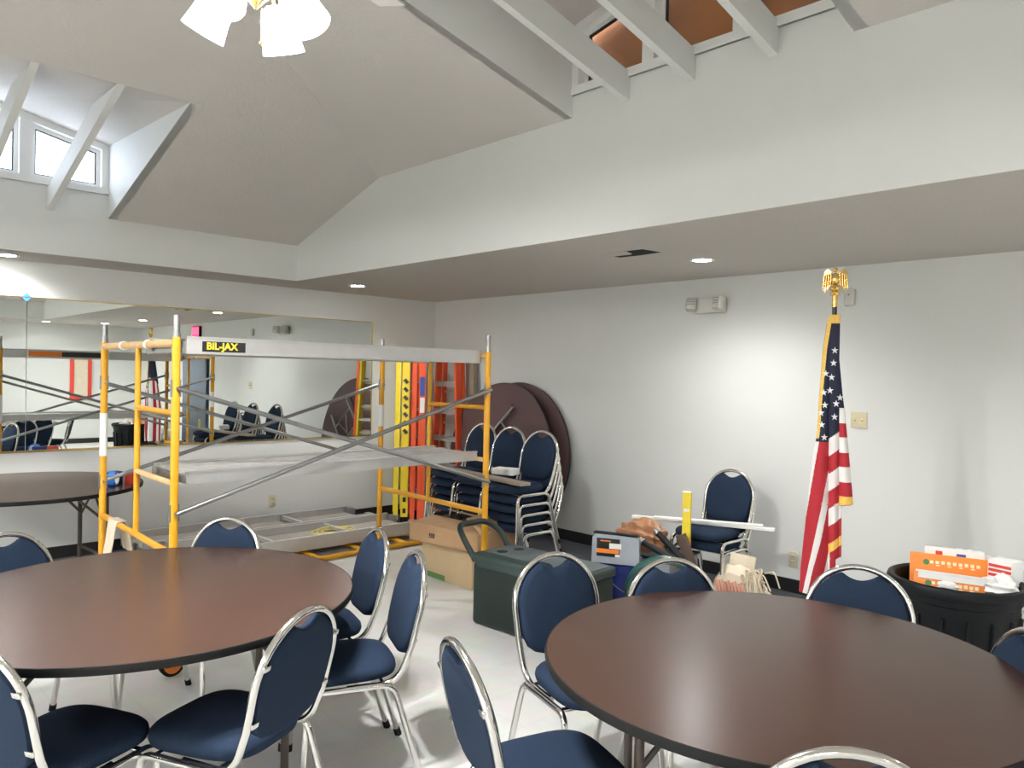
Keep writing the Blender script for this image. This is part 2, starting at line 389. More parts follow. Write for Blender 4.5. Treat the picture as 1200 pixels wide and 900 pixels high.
dormer_window('window_1', DRa, DRb, SILLR, EVR, PKR, MY(FR), BROWNBOARD)
dormer_window('window_2', DXa, DXb, SILLB, EVB, PKB, MX(FB))
# exposed rafters crossing the dormer openings
for i, y in enumerate((2.71, 2.28, 1.82)):
    x0, x1 = FR-0.002, DXo
    o = obj('rafter', MB().slab([(x0, y-0.022, zr(x0)), (x1, y-0.022, zr(x1)-0.001), (x1+0.52, y-0.022, zr(x1+0.52)+0.16), (x0, y-0.022, zr(x0)+0.16)], (0, 0.044, 0)), WALL)
    tag(o, 'white exposed rafter below the brown-paned window, ' + ('leftmost of three', 'middle of three', 'rightmost of three')[i], 'rafter', 'rafters below the brown-paned window')
for i, x in enumerate((1.41, 0.97, 0.53)):
    y0, y1 = FB-0.002, DYo
    o = obj('rafter', MB().slab([(x-0.022, y0, zb(y0)), (x-0.022, y1, zb(y1)-0.001), (x-0.022, y1+0.52, zb(y1+0.52)+0.16), (x-0.022, y0, zb(y0)+0.16)], (0.044, 0, 0)), WALL)
    tag(o, 'white exposed rafter crossing the bright daylight window, ' + ('nearest the right cheek', 'second from the right cheek', 'farthest from the right cheek')[i], 'rafter', 'rafters crossing the daylight window')
# wall mirror: three panes with seams
mr = thing('wall_mirror', 'wide frameless wall mirror in panels above the back table', 'mirror', (1.5, YB, 0.91))
def mx_pane(x0, x1): return MB().b2((x0-1.5, -0.008, 0), (x1-1.5, -0.001, 1.235))
for x0, x1 in ((-1.8, -0.2), (-0.197, 1.384), (1.388, 4.655)): obj('mirror_pane', mx_pane(x0, x1), MIRROR, mr)
obj('mirror_channel', MB().b2((-3.3, -0.014, -0.014), (3.16, -0.001, 0)).b2((-3.3, -0.012, 1.235), (3.16, -0.001, 1.243)), BRASS, mr)
obj('edge_strip', MB().b2((3.155, -0.012, 0), (3.163, -0.001, 1.235)), BRASS, mr)
o = obj('tape_square', MB().box((1.383, YB-0.010, 2.15), (0.05, 0.002, 0.05), (0, PI/4, 0)), TAPE); tag(o, 'small blue diamond of masking tape at the top of the mirror seam', 'tape')
# door with curtain on the right wall (seen in the mirror)
dr = bpy.data.objects.new('door_1', None); COL.objects.link(dr); dr['kind'] = 'structure'; dr.location = (XR, 0, 0)
mb = MB()
for y in (DY0, DY1): mb.b2((-0.02, y-0.06, 0), (0.12, y+0.06, DZ+0.06))
mb.b2((-0.02, DY0, DZ-0.06), (0.12, DY1, DZ+0.06)); struct('door_frame', mb, WHITE, dr)
mb = MB(); ym = (DY0+DY1)/2
for y0, y1 in ((DY0+0.06, ym), (ym, DY1-0.06)):
    mb.ring([(y0, 0.01), (y1, 0.01), (y1, DZ-0.06), (y0, DZ-0.06)], [(y0+0.06, 0.2), (y1-0.06, 0.2), (y1-0.06, DZ-0.14), (y0+0.06, DZ-0.14)], 0.08, 0.05, MY(0))
struct('door_leaf', mb, WHITE, dr); struct('door_glass', MB().b2((0.06, DY0+0.1, 0.2), (0.066, DY1-0.1, DZ-0.14)), GLASS, dr)
struct('door_backing', MB().b2((0.15, DY0-0.1, -0.1), (0.17, DY1+0.1, DZ+0.2)), BOARDBG, dr)
mb = MB(); n = 90; P = []
for i in range(n+1):
    y = DY0+0.12+(DY1-DY0-0.24)*i/n; P.append((-0.045+0.016*math.sin(i*0.9), y))
prof = P+[(x-0.004, y) for x, y in reversed(P)]
A = [mb.bm.verts.new((XR+x, y, 0.05)) for x, y in P]; B = [mb.bm.verts.new((XR+x, y, 1.97)) for x, y in P]
for i in range(n): mb.face([A[i], A[i+1], B[i+1], B[i]], True)
o = obj('curtain', mb, CURT); tag(o, 'blue-grey pleated curtain hanging at the glass door, seen in the mirror', 'curtain')
sm = o.modifiers.new('s', 'SOLIDIFY'); sm.thickness = 0.004

# ------------------------------------------------------------------ lights of the room, plus added fill lights
def bulb(parent, m, watts, cone, blend, radius, name):
    l = bpy.data.lights.new(name, 'SPOT'); l.energy = watts; l.spot_size = math.radians(cone); l.spot_blend = blend; l.shadow_soft_size = radius; l.color = (1.0, 0.992, 0.972)
    o = bpy.data.objects.new(name, l); COL.objects.link(o); o.parent = parent; o.matrix_local = m
def ceiling_fan(loc):
    t = thing('ceiling_fan', 'brass ceiling fan with four lit glass bell shades', 'ceiling fan', loc)
    obj('ceiling_canopy', MB().lathe([(0.02, 0.0), (0.07, -0.01), (0.06, -0.07), (0.02, -0.08)]), BRASS, t)
    obj('downrod', MB().tube([(0, 0, -0.06), (0, 0, -0.56)], 0.013), BRASS, t)
    obj('motor_housing', MB().lathe([(0.02, -0.53), (0.1, -0.55), (0.13, -0.59), (0.13, -0.66), (0.09, -0.70), (0.05, -0.71)], 32), BRASS, t)
    for k in range(5):
        m = TR((0, 0, -0.63), (0, 0, 0.3+k*2*PI/5))
        b = obj('blade', MB().box((0.42, 0, 0.02), (0.5, 0.13, 0.008), (0.2, 0, 0), bevel=0.003, m=m), SLAT, t)
        obj('blade_iron', MB().bar(m @ Vector((0.1, 0, 0)), m @ Vector((0.26, 0, 0.01)), 0.04, 0.008), BRASS, b)
    obj('light_hub', MB().lathe([(0.03, -0.70), (0.055, -0.74), (0.07, -0.80), (0.06, -0.85), (0.03, -0.88), (0.012, -0.90), (0.004, -0.91)], 24), BRASS, t)
    for k in range(4):
        m = TR((0, 0, 0), (0, 0, 0.61+k*PI/2))
        P = [m @ Vector(q) for q in ((0.05, 0, -0.82), (0.08, 0, -0.80), (0.105, 0, -0.815), (0.115, 0, -0.845))]
        obj('lamp_arm', MB().tube(rounded(P, 0.03), 0.008), BRASS, t)
        ms = m @ TR((0.113, 0, -0.845), (0, -0.5, 0))
        obj('lamp_shade', MB().lathe([(0.024, 0.0), (0.042, -0.014), (0.054, -0.045), (0.058, -0.09), (0.068, -0.145), (0.064, -0.143), (0.055, -0.085), (0.045, -0.04), (0.01, -0.012)], 24, ms), LAMPG, t)
    for k in range(4):
        bulb(t, TR((0, 0, 0), (0, 0, 0.61+k*PI/2)) @ TR((0.113, 0, -0.845), (0, -0.5, 0)) @ TR((0, 0, -0.15)), FAN_W, 128, 0.5, 0.035, 'fan_bulb')
    obj('pull_chain', MB().tube([(0.02, 0, -0.9), (0.02, 0, -1.0)], 0.0015, 6).ico((0.02, 0, -1.01), 0.008, 1), BRASS, t)
    obj('blade_bracket', MB().tube(rounded([(0.06, -0.04, -0.80), (0.14, -0.09, -0.77), (0.20, -0.12, -0.81)], 0.05), 0.011), BRASS, t)
    return t
ceiling_fan((1.045, 2.29, 3.64))
dl0 = None  # downlights left of and behind the camera are added for ambient light
for i, (x, y, lab) in enumerate(((4.65, 2.97, 'lit round recessed downlight beside the ceiling vent'), (4.02, 6.44, 'lit round recessed downlight near the mirror wall corner'),
        (1.20, 6.90, 'lit recessed downlight above the left part of the mirror'), (4.5, -2.1, 'lit recessed downlight far behind, seen only in the mirror'), (-2.5, 3.0, 'added recessed fill downlight along the left side of the room'), (-2.5, 0.0, 'added recessed fill downlight at the left side, behind the camera'), (1.0, -2.6, 'added recessed fill downlight on the near soffit behind the camera'), (-2.5, 6.0, 'added recessed fill downlight at the far left, outside the view'), (3.6, -2.6, 'added recessed fill downlight on the near soffit, right of the camera'), (4.6, -0.2, 'lit recessed downlight before the curtained door'))):
    if dl0 is None:
        dl0 = thing('recessed_light', lab, 'ceiling light', (x, y, ZS), 0, 'recessed ceiling downlights')
        obj('trim_ring', MB().lathe([(0.06, -0.001), (0.085, -0.004), (0.088, 0.0), (0.06, 0.001)], 32), WHITE, dl0)
        obj('light_lens', MB().lathe([(0.0005, -0.003), (0.062, -0.003), (0.062, -0.001), (0.0005, -0.001)], 32), DOWNG, dl0)
        bulb(dl0, TR((0, 0, -0.008)), DOWN_W, 150, 1.0, 0.045, 'downlight_bulb')
    else: dup(dl0, (x, y, ZS), 0, lab)
for i, y in enumerate((5.0, 1.8, -1.4)):  # unseen fixtures added to light the walls evenly
    t = thing('fill_light', 'added unseen fill light on the left soffit, ' + ('nearest the mirror wall', 'middle one', 'nearest the near wall')[i], 'ceiling light', (-2.55, y, ZS), 0, 'added fill lights on the left soffit')
    obj('housing', MB().box((0, 0, -0.02), (0.30, 1.24, 0.04), bevel=0.008), WHITE, t)
    obj('diffuser', MB().box((0, 0, -0.06), (0.26, 1.2, 0.045), bevel=0.015), FILLG, t)
# open ceiling vent
t = thing('ceiling_vent', 'dark open ceiling vent hole with a torn metal louvre', 'vent', (4.1, 3.18, ZS))
obj('vent_opening', MB().slab([(-0.09, -0.17, -0.002), (0.08, -0.19, -0.002), (0.1, -0.02, -0.002), (0.09, 0.15, -0.002), (-0.07, 0.17, -0.002), (-0.1, 0.02, -0.002)], (0, 0, 0.0015)), DARK, t)
mb = MB()
for k in range(4): mb.box((-0.10+k*0.016, 0.05, -0.004-0.003*k), (0.012, 0.2, 0.003), (0, 0.4, 0.05))
obj('louvre', mb, SOFF, t)
# emergency light
t = thing('emergency_light', 'off-white twin-head emergency light unit high on the right wall', 'emergency light', (XR, 3.42, 2.21))
obj('housing', MB().box((-0.035, 0, 0), (0.07, 0.27, 0.125), bevel=0.012), FIXT, t)
for y, rz in ((0.14, 0.5), (-0.12, -0.4)):
    hd = obj('lamp_head', MB().box((-0.1, y, 0.01), (0.075, 0.09, 0.115), (0, 0.3, rz), bevel=0.02), FIXT, t)
    mb = MB()
    for k in range(5): mb.box((-0.139, y+(0.012 if y < 0 else -0.018), -0.03+k*0.02), (0.004, 0.07, 0.006), (0, 0.3, rz))
    obj('lens_louvre', mb, TOTE, hd)
t = thing('motion_sensor', 'small off-white wall sensor above and right of the flag', 'sensor', (XR, 2.29, 2.21))
obj('body', MB().box((-0.02, 0, 0), (0.04, 0.075, 0.12), (0, 0.1, 0), bevel=0.012), FIXT, t)
obj('sensor_eye', MB().ico((-0.042, 0, 0.02), 0.008, 1), TOTE, t)
t = thing('wall_plate', 'square ivory two-port wall plate right of the flag', 'wall plate', (XR, 2.21, 1.335))
obj('plate', MB().box((-0.004, 0, 0), (0.008, 0.115, 0.115), bevel=0.003), BEIGE, t)
obj('port', MB().lathe([(0.008, 0), (0.007, 0.008), (0.002, 0.009)], 10, TR((-0.008, 0.026, 0), (0, -PI/2, 0))), BRASS, t)
obj('port', MB().lathe([(0.008, 0), (0.007, 0.008), (0.002, 0.009)], 10, TR((-0.008, -0.026, 0), (0, -PI/2, 0))), BRASS, t)
def outlet(loc, rz, lab):
    t = thing('wall_outlet', lab, 'outlet', loc, rz, 'ivory wall outlets')
    obj('plate', MB().box((-0.004, 0, 0), (0.008, 0.072, 0.118), bevel=0.003), BEIGE, t)
    for z in (0.022, -0.022):
        q = obj('socket', MB().box((-0.009, 0, z), (0.004, 0.034, 0.03), bevel=0.003), FIXT, t)
        obj('slot', MB().box((-0.0115, 0.007, z), (0.002, 0.003, 0.01)).box((-0.0115, -0.007, z), (0.002, 0.003, 0.01)), DARK, q)
outlet((XR, 2.67, 0.25), 0, 'ivory outlet low on the right wall just left of the flag')
outlet((3.52, YB, 0.29), PI/2, 'ivory outlet on the mirror wall behind the scaffold planks')
# exit sign and notice, seen in the mirror
t = thing('exit_sign', 'glowing red exit sign high on the right wall, seen in the mirror', 'exit sign', (XR, -0.05, 2.28))
obj('housing', MB().box((-0.025, 0, 0), (0.05, 0.34, 0.2), bevel=0.008), BLACK, t)
obj('sign_face', MB().box((-0.052, 0, 0), (0.004, 0.31, 0.17)), EXITM, t)
text_mesh('EXIT', 0.16, Matrix(((0, 0, -1, -0.0555), (-1, 0, 0, 0), (0, 1, 0, 0), (0, 0, 0, 1))), WHITE, t)
t = thing('framed_notice', 'tall red-framed notice on the far wall, seen in the mirror', 'notice', (4.36, YN, 1.35))
obj('frame', MB().ring([(-0.2, -0.45), (0.2, -0.45), (0.2, 0.45), (-0.2, 0.45)], [(-0.13, -0.38), (0.13, -0.38), (0.13, 0.38), (-0.13, 0.38)], 0.001, 0.03, MX(0)), REDPR, t)
obj('sheet', MB().b2((-0.14, 0.001, -0.4), (0.14, 0.012, 0.4)), CANVAS, t)

# ------------------------------------------------------------------ round folding tables
def round_table(loc, rz, lab, R=0.762):
    t = thing('round_table', lab, 'table', loc, rz, 'round brown banquet tables')
    obj('tabletop', MB().lathe([(0.001, 0.72), (R-0.004, 0.72), (R-0.004, 0.745), (0.001, 0.745)], 96), LAM, t)
    obj('edge_band', MB().lathe([(R-0.004, 0.7175), (R, 0.7185), (R+0.003, 0.732), (R, 0.7445), (R-0.004, 0.7455)], 96, caps=False), RUBBER, t)
    obj('apron_rail', MB().b2((-0.55, 0.22, 0.69), (0.55, 0.25, 0.72)).b2((-0.55, -0.25, 0.69), (0.55, -0.22, 0.72)), TBROWN, t)
    for sx in (-1, 1):
        obj('pivot_bar', MB().tube([(sx*0.46, -0.3, 0.69), (sx*0.46, 0.3, 0.69)], 0.014), TBROWN, t)
        obj('crossbar', MB().tube([(sx*0.46, -0.25, 0.2), (sx*0.46, 0.25, 0.2)], 0.012), TBROWN, t)
        for sy in (-1, 1):
            lg = obj('leg', MB().tube([(sx*0.46, sy*0.25, 0.7), (sx*0.46, sy*0.25, 0.012)], 0.016), TBROWN, t)
            obj('foot_cap', MB().tube([(sx*0.46, sy*0.25, 0.03), (sx*0.46, sy*0.25, 0.0)], 0.019), RUBBER, lg)
        for sy in (-1, 1):
            obj('leg_brace', MB().tube([(sx*0.46, sy*0.22, 0.46), (sx*0.24, sy*0.12, 0.69)], 0.010).tube([(sx*0.46, sy*0.22, 0.46), (sx*0.46, -sy*0.0, 0.66)], 0.008), TBROWN, t)
    return t
LT, RT = (1.01, 3.05), (2.24, 1.13)
tb = round_table((*LT, 0), math.radians(166), 'round walnut table at the left front with a wide light sheen')
rtab = dup(tb, (*RT, 0), math.radians(131), 'large round walnut table at the right front, nearest the camera')
rtab.scale = (0.945, 0.945, 1)
dup(tb, (1.22, 6.30, 0), 0.1, 'round brown table by the mirror wall holding a blue tape roll')

# ------------------------------------------------------------------ banquet chairs
def make_chair():
    t = thing('banquet_chair', 'x', 'chair', (0, 0, 0), 0, 'blue banquet chairs')
    def outline(k, n=40):
        out = []
        for i in range(n):
            a = 2*PI*i/n; c, s = math.cos(a), math.sin(a); e = 0.55
            x = math.copysign(abs(c)**e, c)*0.205; y = math.copysign(abs(s)**e, s)*0.205
            y *= (0.93+0.07*(x/0.205)); out.append((x*k+0.01, y*k))
        return out
    mb = MB(); rings = []
    for k, z in ((0.86, 0.41), (0.97, 0.418), (1.0, 0.435), (0.985, 0.452), (0.93, 0.465), (0.78, 0.474), (0.45, 0.480), (0.05, 0.482)):
        rings.append([mb.bm.verts.new((x, y, z)) for x, y in outline(k)])
    for A, B in zip(rings, rings[1:]):
        for j in range(40): mb.face([A[j], A[(j+1) % 40], B[(j+1) % 40], B[j]], True)
    mb.face(rings[0][::-1]); mb.face(rings[-1]); st = obj('seat', mb, FABRIC, t)
    # back plane: local (y, s) -> world; s measured up along the tilted back
    tilt = math.radians(13); O = Vector((-0.205, 0, 0.44)); ds = Vector((-math.sin(tilt), 0, math.cos(tilt))); nx = Vector((math.cos(tilt), 0, math.sin(tilt)))
    B = lambda y, s, h=0: O+Vector((0, y, 0))+ds*s+nx*h
    HW = 0.193; top = 0.425; sc = top-HW
    arc = [B(HW*math.cos(a), sc+HW*math.sin(a)) for a in [PI*i/22 for i in range(23)]]
    P = rounded([(0.02, 0.178, 0.397), (-0.175, 0.182, 0.397), B(0.189, 0.10)], 0.075, 8)
    Q = [Vector((v.x, -v.y, v.z)) for v in P]
    obj('back_frame', MB().tube(P+arc+Q[::-1], 0.0125, 10), CHROME, t)
    # padded back with a hand-hold notch
    pts = []; wi = HW-0.0135
    for i in range(97):
        a = PI*i/96; y = wi*math.cos(a); s = sc+wi*math.sin(a)
        if abs(y) < 0.066: s = min(s, sc+math.sqrt(wi*wi-0.066**2)-0.026*(1-(y/0.066)**2))
        pts.append((y, s))
    low = [(-wi*0.985, 0.17), (-wi*0.95, 0.12), (-wi*0.84, 0.075), (-wi*0.66, 0.05), (-wi*0.45, 0.04), (wi*0.45, 0.04), (wi*0.66, 0.05), (wi*0.84, 0.075), (wi*0.95, 0.12), (wi*0.985, 0.17)]
    pts = pts+low
    mb = MB(); cy, cs = 0, 0.2
    rings = []
    for k, h in ((0.97, -0.013), (1.0, -0.006), (1.0, 0.010), (0.97, 0.020), (0.86, 0.026), (0.5, 0.030)):
        rings.append([mb.bm.verts.new(B(cy+(y-cy)*k, cs+(s-cs)*k, h)) for y, s in pts])
    for A, C in zip(rings, rings[1:]):
        for j in range(len(pts)): mb.face([A[j], A[(j+1) % len(pts)], C[(j+1) % len(pts)], C[j]], True)
    mb.face(rings[0][::-1]); mb.face(rings[-1]); bk = obj('backrest', mb, FABRIC, t, sharp=50)
    for sy in (1, -1):
        for s in (0.12, 0.30): obj('mounting_clip', MB().box(B(sy*(HW-0.02), s, -0.012), (0.012, 0.03, 0.018), (0, -tilt, 0), bevel=0.003), CHROME, bk)
    for sy in (1, -1):
        lf = obj('leg', MB().tube(rounded([(0.19, sy*0.222, 0.012), (0.165, sy*0.203, 0.403), (0.0, sy*0.203, 0.403)], 0.05), 0.0125), CHROME, t)
        obj('foot_cap', MB().tube([(0.1895, sy*0.2215, 0.03), (0.191, sy*0.2225, 0.0)], 0.0155), RUBBER, lf)
        lr = obj('leg', MB().tube(rounded([(-0.275, sy*0.215, 0.012), (-0.155, sy*0.203, 0.403), (0.0, sy*0.203, 0.403)], 0.05), 0.0125), CHROME, t)
        obj('foot_cap', MB().tube([(-0.269, sy*0.2145, 0.03), (-0.279, sy*0.2155, 0.0)], 0.0155), RUBBER, lr)
    for x in (0.12, -0.12): obj('seat_rail', MB().tube([(x, -0.2, 0.400), (x, 0.2, 0.400)], 0.009), CHROME, t)
    return t
chair0 = make_chair(); chair_used = [False]
def chair(x, y, deg, label, z=0.0, group=None):
    if not chair_used[0]:
        c = chair0; c.location = (x, y, z); c.rotation_euler = (0, 0, math.radians(deg)); c['label'] = label; chair_used[0] = True
    else: c = dup(chair0, (x, y, z), math.radians(deg), label)
    if group: c['group'] = group
    return c
def chair_at_back(bx, by, deg, label, **k):      # bx, by: where the top of the back stands
    a = math.radians(deg); chair(bx+0.29*math.cos(a), by+0.29*math.sin(a), deg, label, **k)
chair_at_back(0.69, 3.95, -72, 'blue banquet chair far side of the left table, cut by left edge')
chair_at_back(1.60, 3.71, 211, 'blue banquet chair behind the left table, before the aluminium planks')
chair_at_back(2.04, 3.05, 165, 'blue banquet chair seen edge-on at the left table, farther of two')
chair_at_back(1.90, 2.55, 158, 'blue banquet chair seen edge-on at the left table, nearer of two')
chair_at_back(1.18, 2.16, 115, 'blue banquet chair seen from behind, in front of the left table')
chair_at_back(0.36, 2.50, 27, 'blue banquet chair in the lower left corner, dark seat showing')
chair_at_back(0.02, 3.30, -4, 'blue banquet chair at the left table, mostly outside the left edge')
chair_at_back(2.33, 2.17, 253, 'blue banquet chair with its whole back showing before the green cooler')
chair_at_back(2.64, 1.80, 240, 'blue banquet chair behind the right table in front of the blue bucket')
chair_at_back(3.15, 1.24, 200, 'blue banquet chair behind the right table, left of the trash can')
chair_at_back(1.36, 1.62, -20, 'blue banquet chair left of the right table, low at bottom centre')
chair_at_back(1.58, 0.63, 35, 'banquet chair with only its chrome back arch above the bottom edge')
chair_at_back(2.74, 0.56, 130, 'banquet chair whose blue back edge shows at the right edge')
# stacks of chairs against the right wall
def stack(x, y, deg, n, where):
    for k in range(n):
        w_ = 'bottom' if k == 0 else 'top' if k == n-1 else ('second', 'third', 'fourth')[k-1]+' from the bottom'
        chair(x-0.016*k, y, deg, 'blue stacked chair, %s of the stack %s' % (w_, where), z=0.075*k, group='stacked blue chairs')
stack(4.15, 4.23, 180, 5, 'nearest the green cooler')
stack(4.22, 4.66, 180, 5, 'in the middle of three')
stack(4.32, 5.13, 180, 5, 'nearest the ladders')
stack(4.80, 2.94, 180, 2, 'by the yellow level')

# ------------------------------------------------------------------ scaffold
SA, SBk, SCc, SD = (1.455, 4.06), (1.495, 5.44), (3.571, 4.0), (3.611, 5.38)
def lerp(p, q, f): return (p[0]+(q[0]-p[0])*f, p[1]+(q[1]-p[1])*f)
sc = thing('scaffold', 'yellow tubular rolling scaffold with crossed steel braces', 'scaffold', (2.53, 4.72, 0))
def L(p, z): return (p[0]-2.53, p[1]-4.72, z)
ZTOP, Z1, Z2, Z3 = 1.765, 1.50, 0.85, 0.63
for near, far, inn in ((SA, SBk, 0.47), (SCc, SD, 0.50)):
    for q in (near, far):
        ps = obj('post', MB().tube([L(q, 0.19), L(q, ZTOP)], 0.0215, 14), YELLOW, sc)
        for z in (Z1, Z2): obj('brace_stud', MB().box(L(q, z), (0.05, 0.02, 0.09)).tube([(q[0]-2.53, q[1]-4.72-0.045, z), (q[0]-2.53, q[1]-4.72+0.045, z)], 0.007, 8), STEEL, ps)
        obj('coupling_pin', MB().tube([L(q, ZTOP-0.02), L(q, ZTOP+0.115)], 0.0165, 12).tube([L(q, ZTOP), L(q, ZTOP+0.02)], 0.021, 12), STEEL, sc)
        cs = obj('caster', MB().tube([L(q, 0.19), L(q, 0.12)], 0.016).box((q[0]-2.53, q[1]-4.72-0.03, 0.11), (0.07, 0.006, 0.11)).box((q[0]-2.53, q[1]-4.72+0.03, 0.11), (0.07, 0.006, 0.11)).box(L(q, 0.165), (0.08, 0.07, 0.012)), BLACK, sc)
        mw = TR((q[0]-2.53, q[1]-4.72, 0.0625), (PI/2, 0, 0))
        wh = obj('caster_wheel', MB().lathe([(0.02, -0.022), (0.0625, -0.018), (0.0625, 0.018), (0.02, 0.022)], 28, mw), RUBBER, cs)
        obj('wheel_disc', MB().lathe([(0.001, -0.026), (0.045, -0.025), (0.045, 0.025), (0.001, 0.026)], 24, mw), ORANGE, cs)
    pi = lerp(near, far, inn)
    obj('ladder_post', MB().tube([L(pi, Z3), L(pi, ZTOP-0.03)], 0.0165, 12), YELLOW, sc)
    tr_ = obj('top_rail', MB().tube(rounded([L(lerp(near, far, 0.0), ZTOP-0.03), L(lerp(near, far, 0.5), ZTOP-0.03), L(far, ZTOP-0.03)], 0.1), 0.0215, 14), WORN, sc)
    for f in (0.33, 0.68): obj('collar', MB().tube([L(lerp(near, far, f), ZTOP-0.03), L(lerp(near, far, f+0.02), ZTOP-0.03)], 0.028, 14), PAPER, tr_)
    obj('bottom_rail', MB().tube([L(near, Z3), L(far, Z3)], 0.019, 12), YELLOW, sc)
    for z in (1.37, 1.0): obj('rung', MB().tube([L(near, z), L(pi, z)], 0.0155, 12), WORN if z == 1.0 else YELLOW, sc)
# paper sleeve on far left post and far right post
obj('paper_sleeve', MB().tube([L(SBk, 1.02), L(SBk, 1.30)], 0.0235, 14), PAPER, sc)
obj('paper_sleeve', MB().tube([L(SD, 1.15), L(SD, 1.33)], 0.0235, 14), PAPER, sc)
for p0, p1, dy in ((SA, SCc, -0.03), (SBk, SD, 0.03)):
    for za, zb_, e in ((Z1, Z2, 0), (Z2, Z1, 0.012)):
        a_, b_ = Vector(L(p0, za)), Vector(L(p1, zb_)); a_.y += dy-e; b_.y += dy-e
        obj('cross_brace', MB().tube([a_, b_], 0.0135, 10), STEEL, sc)
def plank(name, lab, z, y0, y1, x0, x1, deckmat, h=0.075, hook=0.035, ribs=0, dz=0.0):
    t = thing(name, lab, 'scaffold plank', ((x0+x1)/2, (y0+y1)/2, z)); hx, hy = (x1-x0)/2, (y1-y0)/2
    obj('deck', MB().b2((-hx+0.02, -hy+0.012, h-0.014-dz), (hx-0.02, hy-0.012, h-dz)), deckmat, t)
    for sy in (-1, 1):
        obj('side_beam', MB().b2((-hx, sy*hy-0.0125, 0.004), (hx, sy*hy+0.0125, h+0.008)).b2((-hx, sy*hy-0.02, h+0.002), (hx, sy*hy+0.02, h+0.010)), ALU, t)
    if ribs:
        for k in range(ribs): obj('cross_rib', MB().b2((-hx+(k+1)*2*hx/(ribs+1)-0.015, -hy+0.013, h-0.035), (-hx+(k+1)*2*hx/(ribs+1)+0.012, hy-0.013, h-0.005)), ALU, t)
    for sx in (-1, 1):
        obj('end_hook', MB().b2((sx*hx-0.02, -hy*0.8, 0.02), (sx*(hx+hook), -hy*0.5, h)).b2((sx*hx-0.02, hy*0.5, 0.02), (sx*(hx+hook), hy*0.8, h)).b2((sx*hx-0.015, -hy, 0.01), (sx*hx+0.015, hy, h-0.016-dz)), STEEL, t)
    return t
tp = plank('scaffold_plank', 'aluminium plank on top of the scaffold with a black maker decal', 1.678, 4.05, 4.62, 1.50, 3.53, ALUDECK, 0.085, hook=0.03)
dx = -0.895+0.075
obj('decal', MB().b2((dx-0.115, -0.302, 0.018), (dx+0.12, -0.2985, 0.072)), BLACKB, tp)
MXT = Matrix(((1, 0, 0, dx), (0, 0, 1, -0.3125), (0, 1, 0, 0.045), (0, 0, 0, 1)))
MXT = Matrix(((1, 0, 0, dx-0.01), (0, 0, -1, -0.3025), (0, 1, 0, 0.046), (0, 0, 0, 1)))
text_mesh('BIL-JAX', 0.052, MXT, LEVELY, tp, bold=0.0015)
obj('rear_decal', MB().b2((-0.62, 0.2985, 0.02), (-0.30, 0.302, 0.075)), ORANGE, tp)
obj('rear_decal', MB().b2((-0.30, 0.2985, 0.02), (0.10, 0.302, 0.075)), BLACKB, tp)
mp = plank('scaffold_plank', 'paint-spattered white plank at mid height in the scaffold', 0.985, 4.10, 4.58, 1.53, 3.56, PAINTDECK, 0.06, hook=0.03)
# rag on the lower rail
mb = MB(); n = 14
for side in (-1, 1):
    G = [[mb.bm.verts.new((1.488+side*(0.026+0.006*math.sin(j*1.9+i*0.2)+0.003*i), 5.02+0.16*j/8+0.006*math.sin(i*0.7), Z3+0.024-0.25*i/n*(1 if side < 0 else 0.8))) for j in range(9)] for i in range(n+1)]
    for i in range(n):
        for j in range(8): mb.face([G[i][j], G[i][j+1], G[i+1][j+1], G[i+1][j]], True)
    if side < 0: G0 = G[0]
    else:
        for j in range(8): mb.face([G0[j], G0[j+1], G[0][j+1], G[0][j]], True)
o = obj('rag', mb, CANVAS); s_ = o.modifiers.new('s', 'SOLIDIFY'); s_.thickness = 0.006; tag(o, 'cream rag draped over the low yellow rail of the scaffold', 'rag')

# ------------------------------------------------------------------ items on the back table
t = thing('tape_roll', 'bright blue masking tape roll on the back table', 'tape', (1.70, 5.93, 0.745), 0.9)
mt = TR((0, 0, 0.052), (PI/2, 0, 0))
obj('tape_ring', MB().lathe([(0.040, -0.024), (0.052, -0.024), (0.052, 0.024), (0.040, 0.024), (0.040, -0.024)], 32, mt, caps=False), TAPE, t)
obj('core', MB().lathe([(0.036, -0.024), (0.040, -0.024), (0.040, 0.024), (0.036, 0.024), (0.036, -0.024)], 32, mt, caps=False), PAPER, t)
o = obj('box', MB().box((1.72, 6.03, 0.79), (0.12, 0.07, 0.09), (0, 0, 0.3), bevel=0.003), DKBLUE); o.name = 'carton'; tag(o, 'small dark blue box on the back table behind the tape roll', 'box')
o = obj('carton', MB().box((1.84, 5.97, 0.785), (0.09, 0.06, 0.08), (0, 0, 0.5), bevel=0.003), [REDPR]); tag(o, 'small red box on the back table beside the scaffold post', 'box')

# ------------------------------------------------------------------ spare decks and frame on the floor
t = thing('spare_scaffold', 'yellow scaffold end section lying flat on the floor under the decks', 'scaffold', (3.8, 6.2, 0.026), 0)
for y in (-0.5, 0.5): obj('post', MB().tube([(-0.75, y, 0), (0.62, y, 0)], 0.0215, 14), YELLOW, t)
for x in (-0.55, -0.1, 0.35, 0.6): obj('rung', MB().tube([(x, -0.5, 0), (x, 0.5, 0)], 0.018, 12), YELLOW, t)
obj('post_end', MB().tube([(0.62, -0.5, 0), (0.66, -0.5, 0)], 0.023, 12).tube([(0.62, 0.5, 0), (0.66, 0.5, 0)], 0.023, 12), BLACK, t)
plank('scaffold_plank', 'spare aluminium deck lying on the floor, nearer of two', 0.052, 5.93, 6.45, 2.25, 4.42, ALUDECK, 0.11, ribs=2, dz=0.055)
plank('scaffold_plank', 'spare aluminium deck lying on the floor against the mirror wall', 0.052, 6.52, 7.04, 2.1, 4.30, ALUDECK, 0.11, ribs=2, dz=0.055)
P = []
